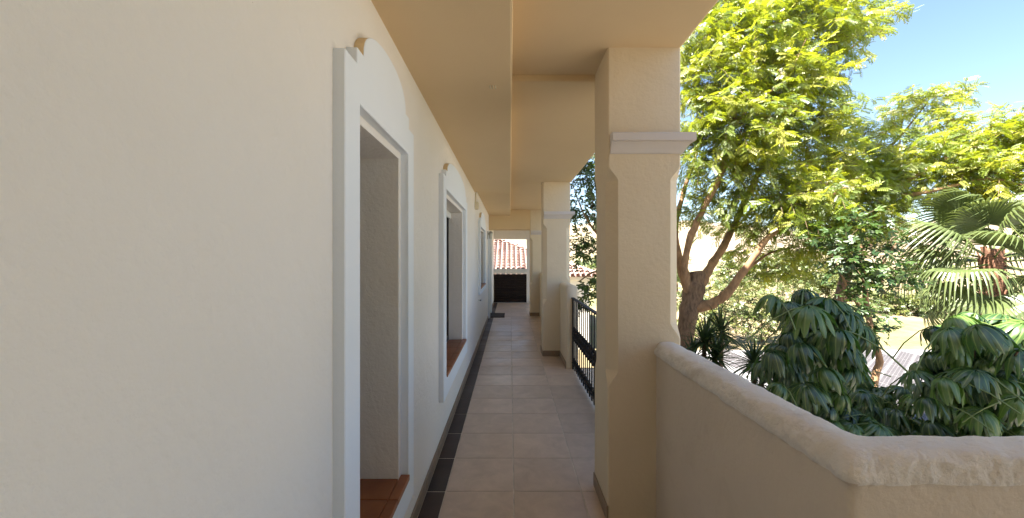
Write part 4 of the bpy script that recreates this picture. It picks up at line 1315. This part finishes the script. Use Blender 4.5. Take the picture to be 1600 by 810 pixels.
# ------------------------------------------------------------------ fan palm
def frond_mesh(seed, pet=0.75, fan=0.85, droopy=1.0):
    r = random.Random(seed)
    ac = Acc()
    curve = [(0, 0, 0), (pet * .5, 0, -0.02), (pet, 0, -0.08)]
    V, Fq = tube_arrays(curve, [.022, .016, .010], 5); ac.add(V, Fq, 0.6)
    ns = 38
    for k in range(ns):
        th = -R(118) + R(236) * k / (ns - 1)
        Lk = fan * (0.72 + 0.28 * math.cos(th * 0.55)) * r.uniform(.92, 1.06)
        m = 7
        w0 = Lk * R(236) / (ns - 1) * 0.5
        Vs = []
        dd = droopy * r.uniform(.7, 1.4)
        for i in range(m + 1):
            s = i / m
            rr = 0.015 + Lk * s
            half = 0.004 + w0 * s * 1.05 if s < 0.5 else (0.004 + w0 * 0.525) * (1 - (s - 0.5) / 0.5 * 0.93)
            bend = -0.10 * (s ** 2) * Lk - dd * 0.75 * max(0, s - 0.45) ** 2 * Lk * 2.2
            cup = 0.16 * math.cos(th) * rr * 0.2 + 0.22 * abs(math.sin(th * .75)) * rr * 0.5
            shrink = 1 - 0.35 * dd * max(0, s - 0.6) 
            for sg in (-1, 0, 1):
                y = sg * half
                z = bend + cup + (half * 0.55 if sg == 0 else 0)
                px_ = rr * shrink
                Vs.append((pet + px_ * math.cos(th) - y * math.sin(th), px_ * math.sin(th) + y * math.cos(th), -0.08 + z))
        Fs = []
        for i in range(m):
            a = i * 3
            Fs += [(a, a+1, a+4, a+3), (a+1, a+2, a+5, a+4)]
        ac.add(np.array(Vs), np.array(Fs), min(1, max(0, 0.45 + r.gauss(0, .15))))
    me = ac.mesh('frond', False, True); me.materials.append(M['palm_leaf'])
    return me

def palm():
    c = P(1550, 388, 8.0)
    t = empty('fan_palm', (c.x, c.y, GZ))
    tag(t, 'fan palm with a red brown fibrous trunk and drooping pleated fronds', 'palm tree')
    top = c.z - GZ
    pts = [(0.1, 0, 0, .22), (0.06, 0, 1.2, .17), (0.03, 0, 2.4, .15), (0, 0, top - 0.8, .15), (0, 0, top - .3, .17), (0, 0, top, .12)]
    w = wobble(pts, 6, .01)
    V, Fq = tube_arrays(w[:, :3], w[:, 3], 16)
    for i in range(len(V)):
        ax = w[i // 16, :3]
        V[i] = ax + (V[i] - ax) * (1 + 0.3 * noise.noise(Vector((V[i][0]*14, V[i][1]*14, V[i][2]*6))))
    link('trunk', mesh_np('trunk', V, Fq, False), M['palm_bark'], t)
    # old leaf bases round the crown
    bb = box_mesh('leaf_base', -0.012, 0.012, -0.045, 0.045, 0, 0.20, 0.008); bb.materials.append(M['palm_bark'])
    for i in range(40):
        az = i * 2.4; z = top - 1.3 + 0.03 * i
        o = link('leaf_base', bb, None, t); o.location = (0.14 * math.cos(az), 0.14 * math.sin(az), z); o.rotation_euler = (random.uniform(-.2, .2), random.uniform(.1, .28), az)
    fr_ = [frond_mesh(1, .75, .85, .8), frond_mesh(2, .85, .9, 1.2), frond_mesh(3, .65, .8, 1.0), frond_mesh(4, .9, .9, 1.5)]
    n = 30
    for i in range(n):
        az = i * 2.39996 + 0.4
        q = i / (n - 1)
        el = R(72 - 122 * q + random.uniform(-8, 8))
        if el < R(5) and math.cos(az + math.pi / 2 + 0.05) > 0.8: az += 1.1
        o = link('frond', fr_[i % 4], None, t)
        o.location = (0.05 * math.cos(az), 0.05 * math.sin(az), top - 0.05 - 0.45 * q)
        o.rotation_euler = Matrix.Rotation(az, 3, 'Z').to_4x4().to_3x3().to_euler()
        m3 = Matrix.Rotation(az, 3, 'Z') @ Matrix.Rotation(-el, 3, 'Y') @ Matrix.Rotation(random.uniform(-.5, .5), 3, 'X')
        o.rotation_euler = m3.to_euler()
        o.scale = (random.uniform(.9, 1.1),) * 3
palm()

# ------------------------------------------------------------------ yuccas
def yucca_mesh(seed, n=70, L_=0.55):
    r = random.Random(seed); ac = Acc()
    for k in range(n):
        az = k * 2.39996; el = R(85 - 125 * (k / n) + r.uniform(-10, 10)); Lk = L_ * r.uniform(.8, 1.1)
        m = 5; Vs = []; x = z = 0; p = el
        for i in range(m + 1):
            s = i / m
            if i: x += Lk / m * math.cos(p); z += Lk / m * math.sin(p); p -= 0.10
            w = 0.021 * (0.6 + 0.4 * math.sin(math.pi * min(1, s * 1.3))) * (1 - s ** 3) + .001
            for sg in (-1, 0, 1):
                y = sg * w; lx = x; lz = z - (0.3 * w if sg == 0 else 0)
                Vs.append((lx * math.cos(az) - y * math.sin(az), lx * math.sin(az) + y * math.cos(az), lz))
        Fs = []
        for i in range(m):
            a = i * 3; Fs += [(a, a+1, a+4, a+3), (a+1, a+2, a+5, a+4)]
        ac.add(np.array(Vs), np.array(Fs), min(1, max(0, r.uniform(.1, .9))))
    me = ac.mesh('leaf_rosette', False, True); me.materials.append(M['yucca'])
    return me
YM = [yucca_mesh(1), yucca_mesh(2, 60, .5)]
for lab, u, Y, heads in (('dark spiky yucca with two heads beside the forked trunk', 1110, 7.0, [(1100, 535, 6.9, 1.0), (1128, 520, 7.1, 1.05), (1118, 560, 6.8, 1.0), (1085, 560, 6.9, .9)]),
                         ('spiky yucca between the forked trunk and the umbrella plant', 1180, 6.0, [(1178, 568, 6.0, .85), (1190, 600, 5.9, .8)])):
    b = Vector((P(u, 0, Y).x, Y, GZ))
    t = empty('yucca', b)
    tag(t, lab, 'yucca')
    for i, (uu, v, yy, s) in enumerate(heads):
        p = P(uu, v, yy) - b
        o = link('leaf_rosette', YM[i % 2], None, t); o.location = p; o.scale = (s,) * 3; o.rotation_euler = (random.uniform(-.25, .25), random.uniform(-.25, .25), random.uniform(0, 6))
        w = wobble([(random.uniform(-.1, .1), random.uniform(-.1, .1), 0, .07), (p.x * .6, p.y * .6, p.z * .5, .05), (p.x, p.y, p.z, .035)], 5, .02)
        V, Fq = tube_arrays(w[:, :3], w[:, 3], 8)
        link('stem', mesh_np('stem', V, Fq, True), M['bark'], t)
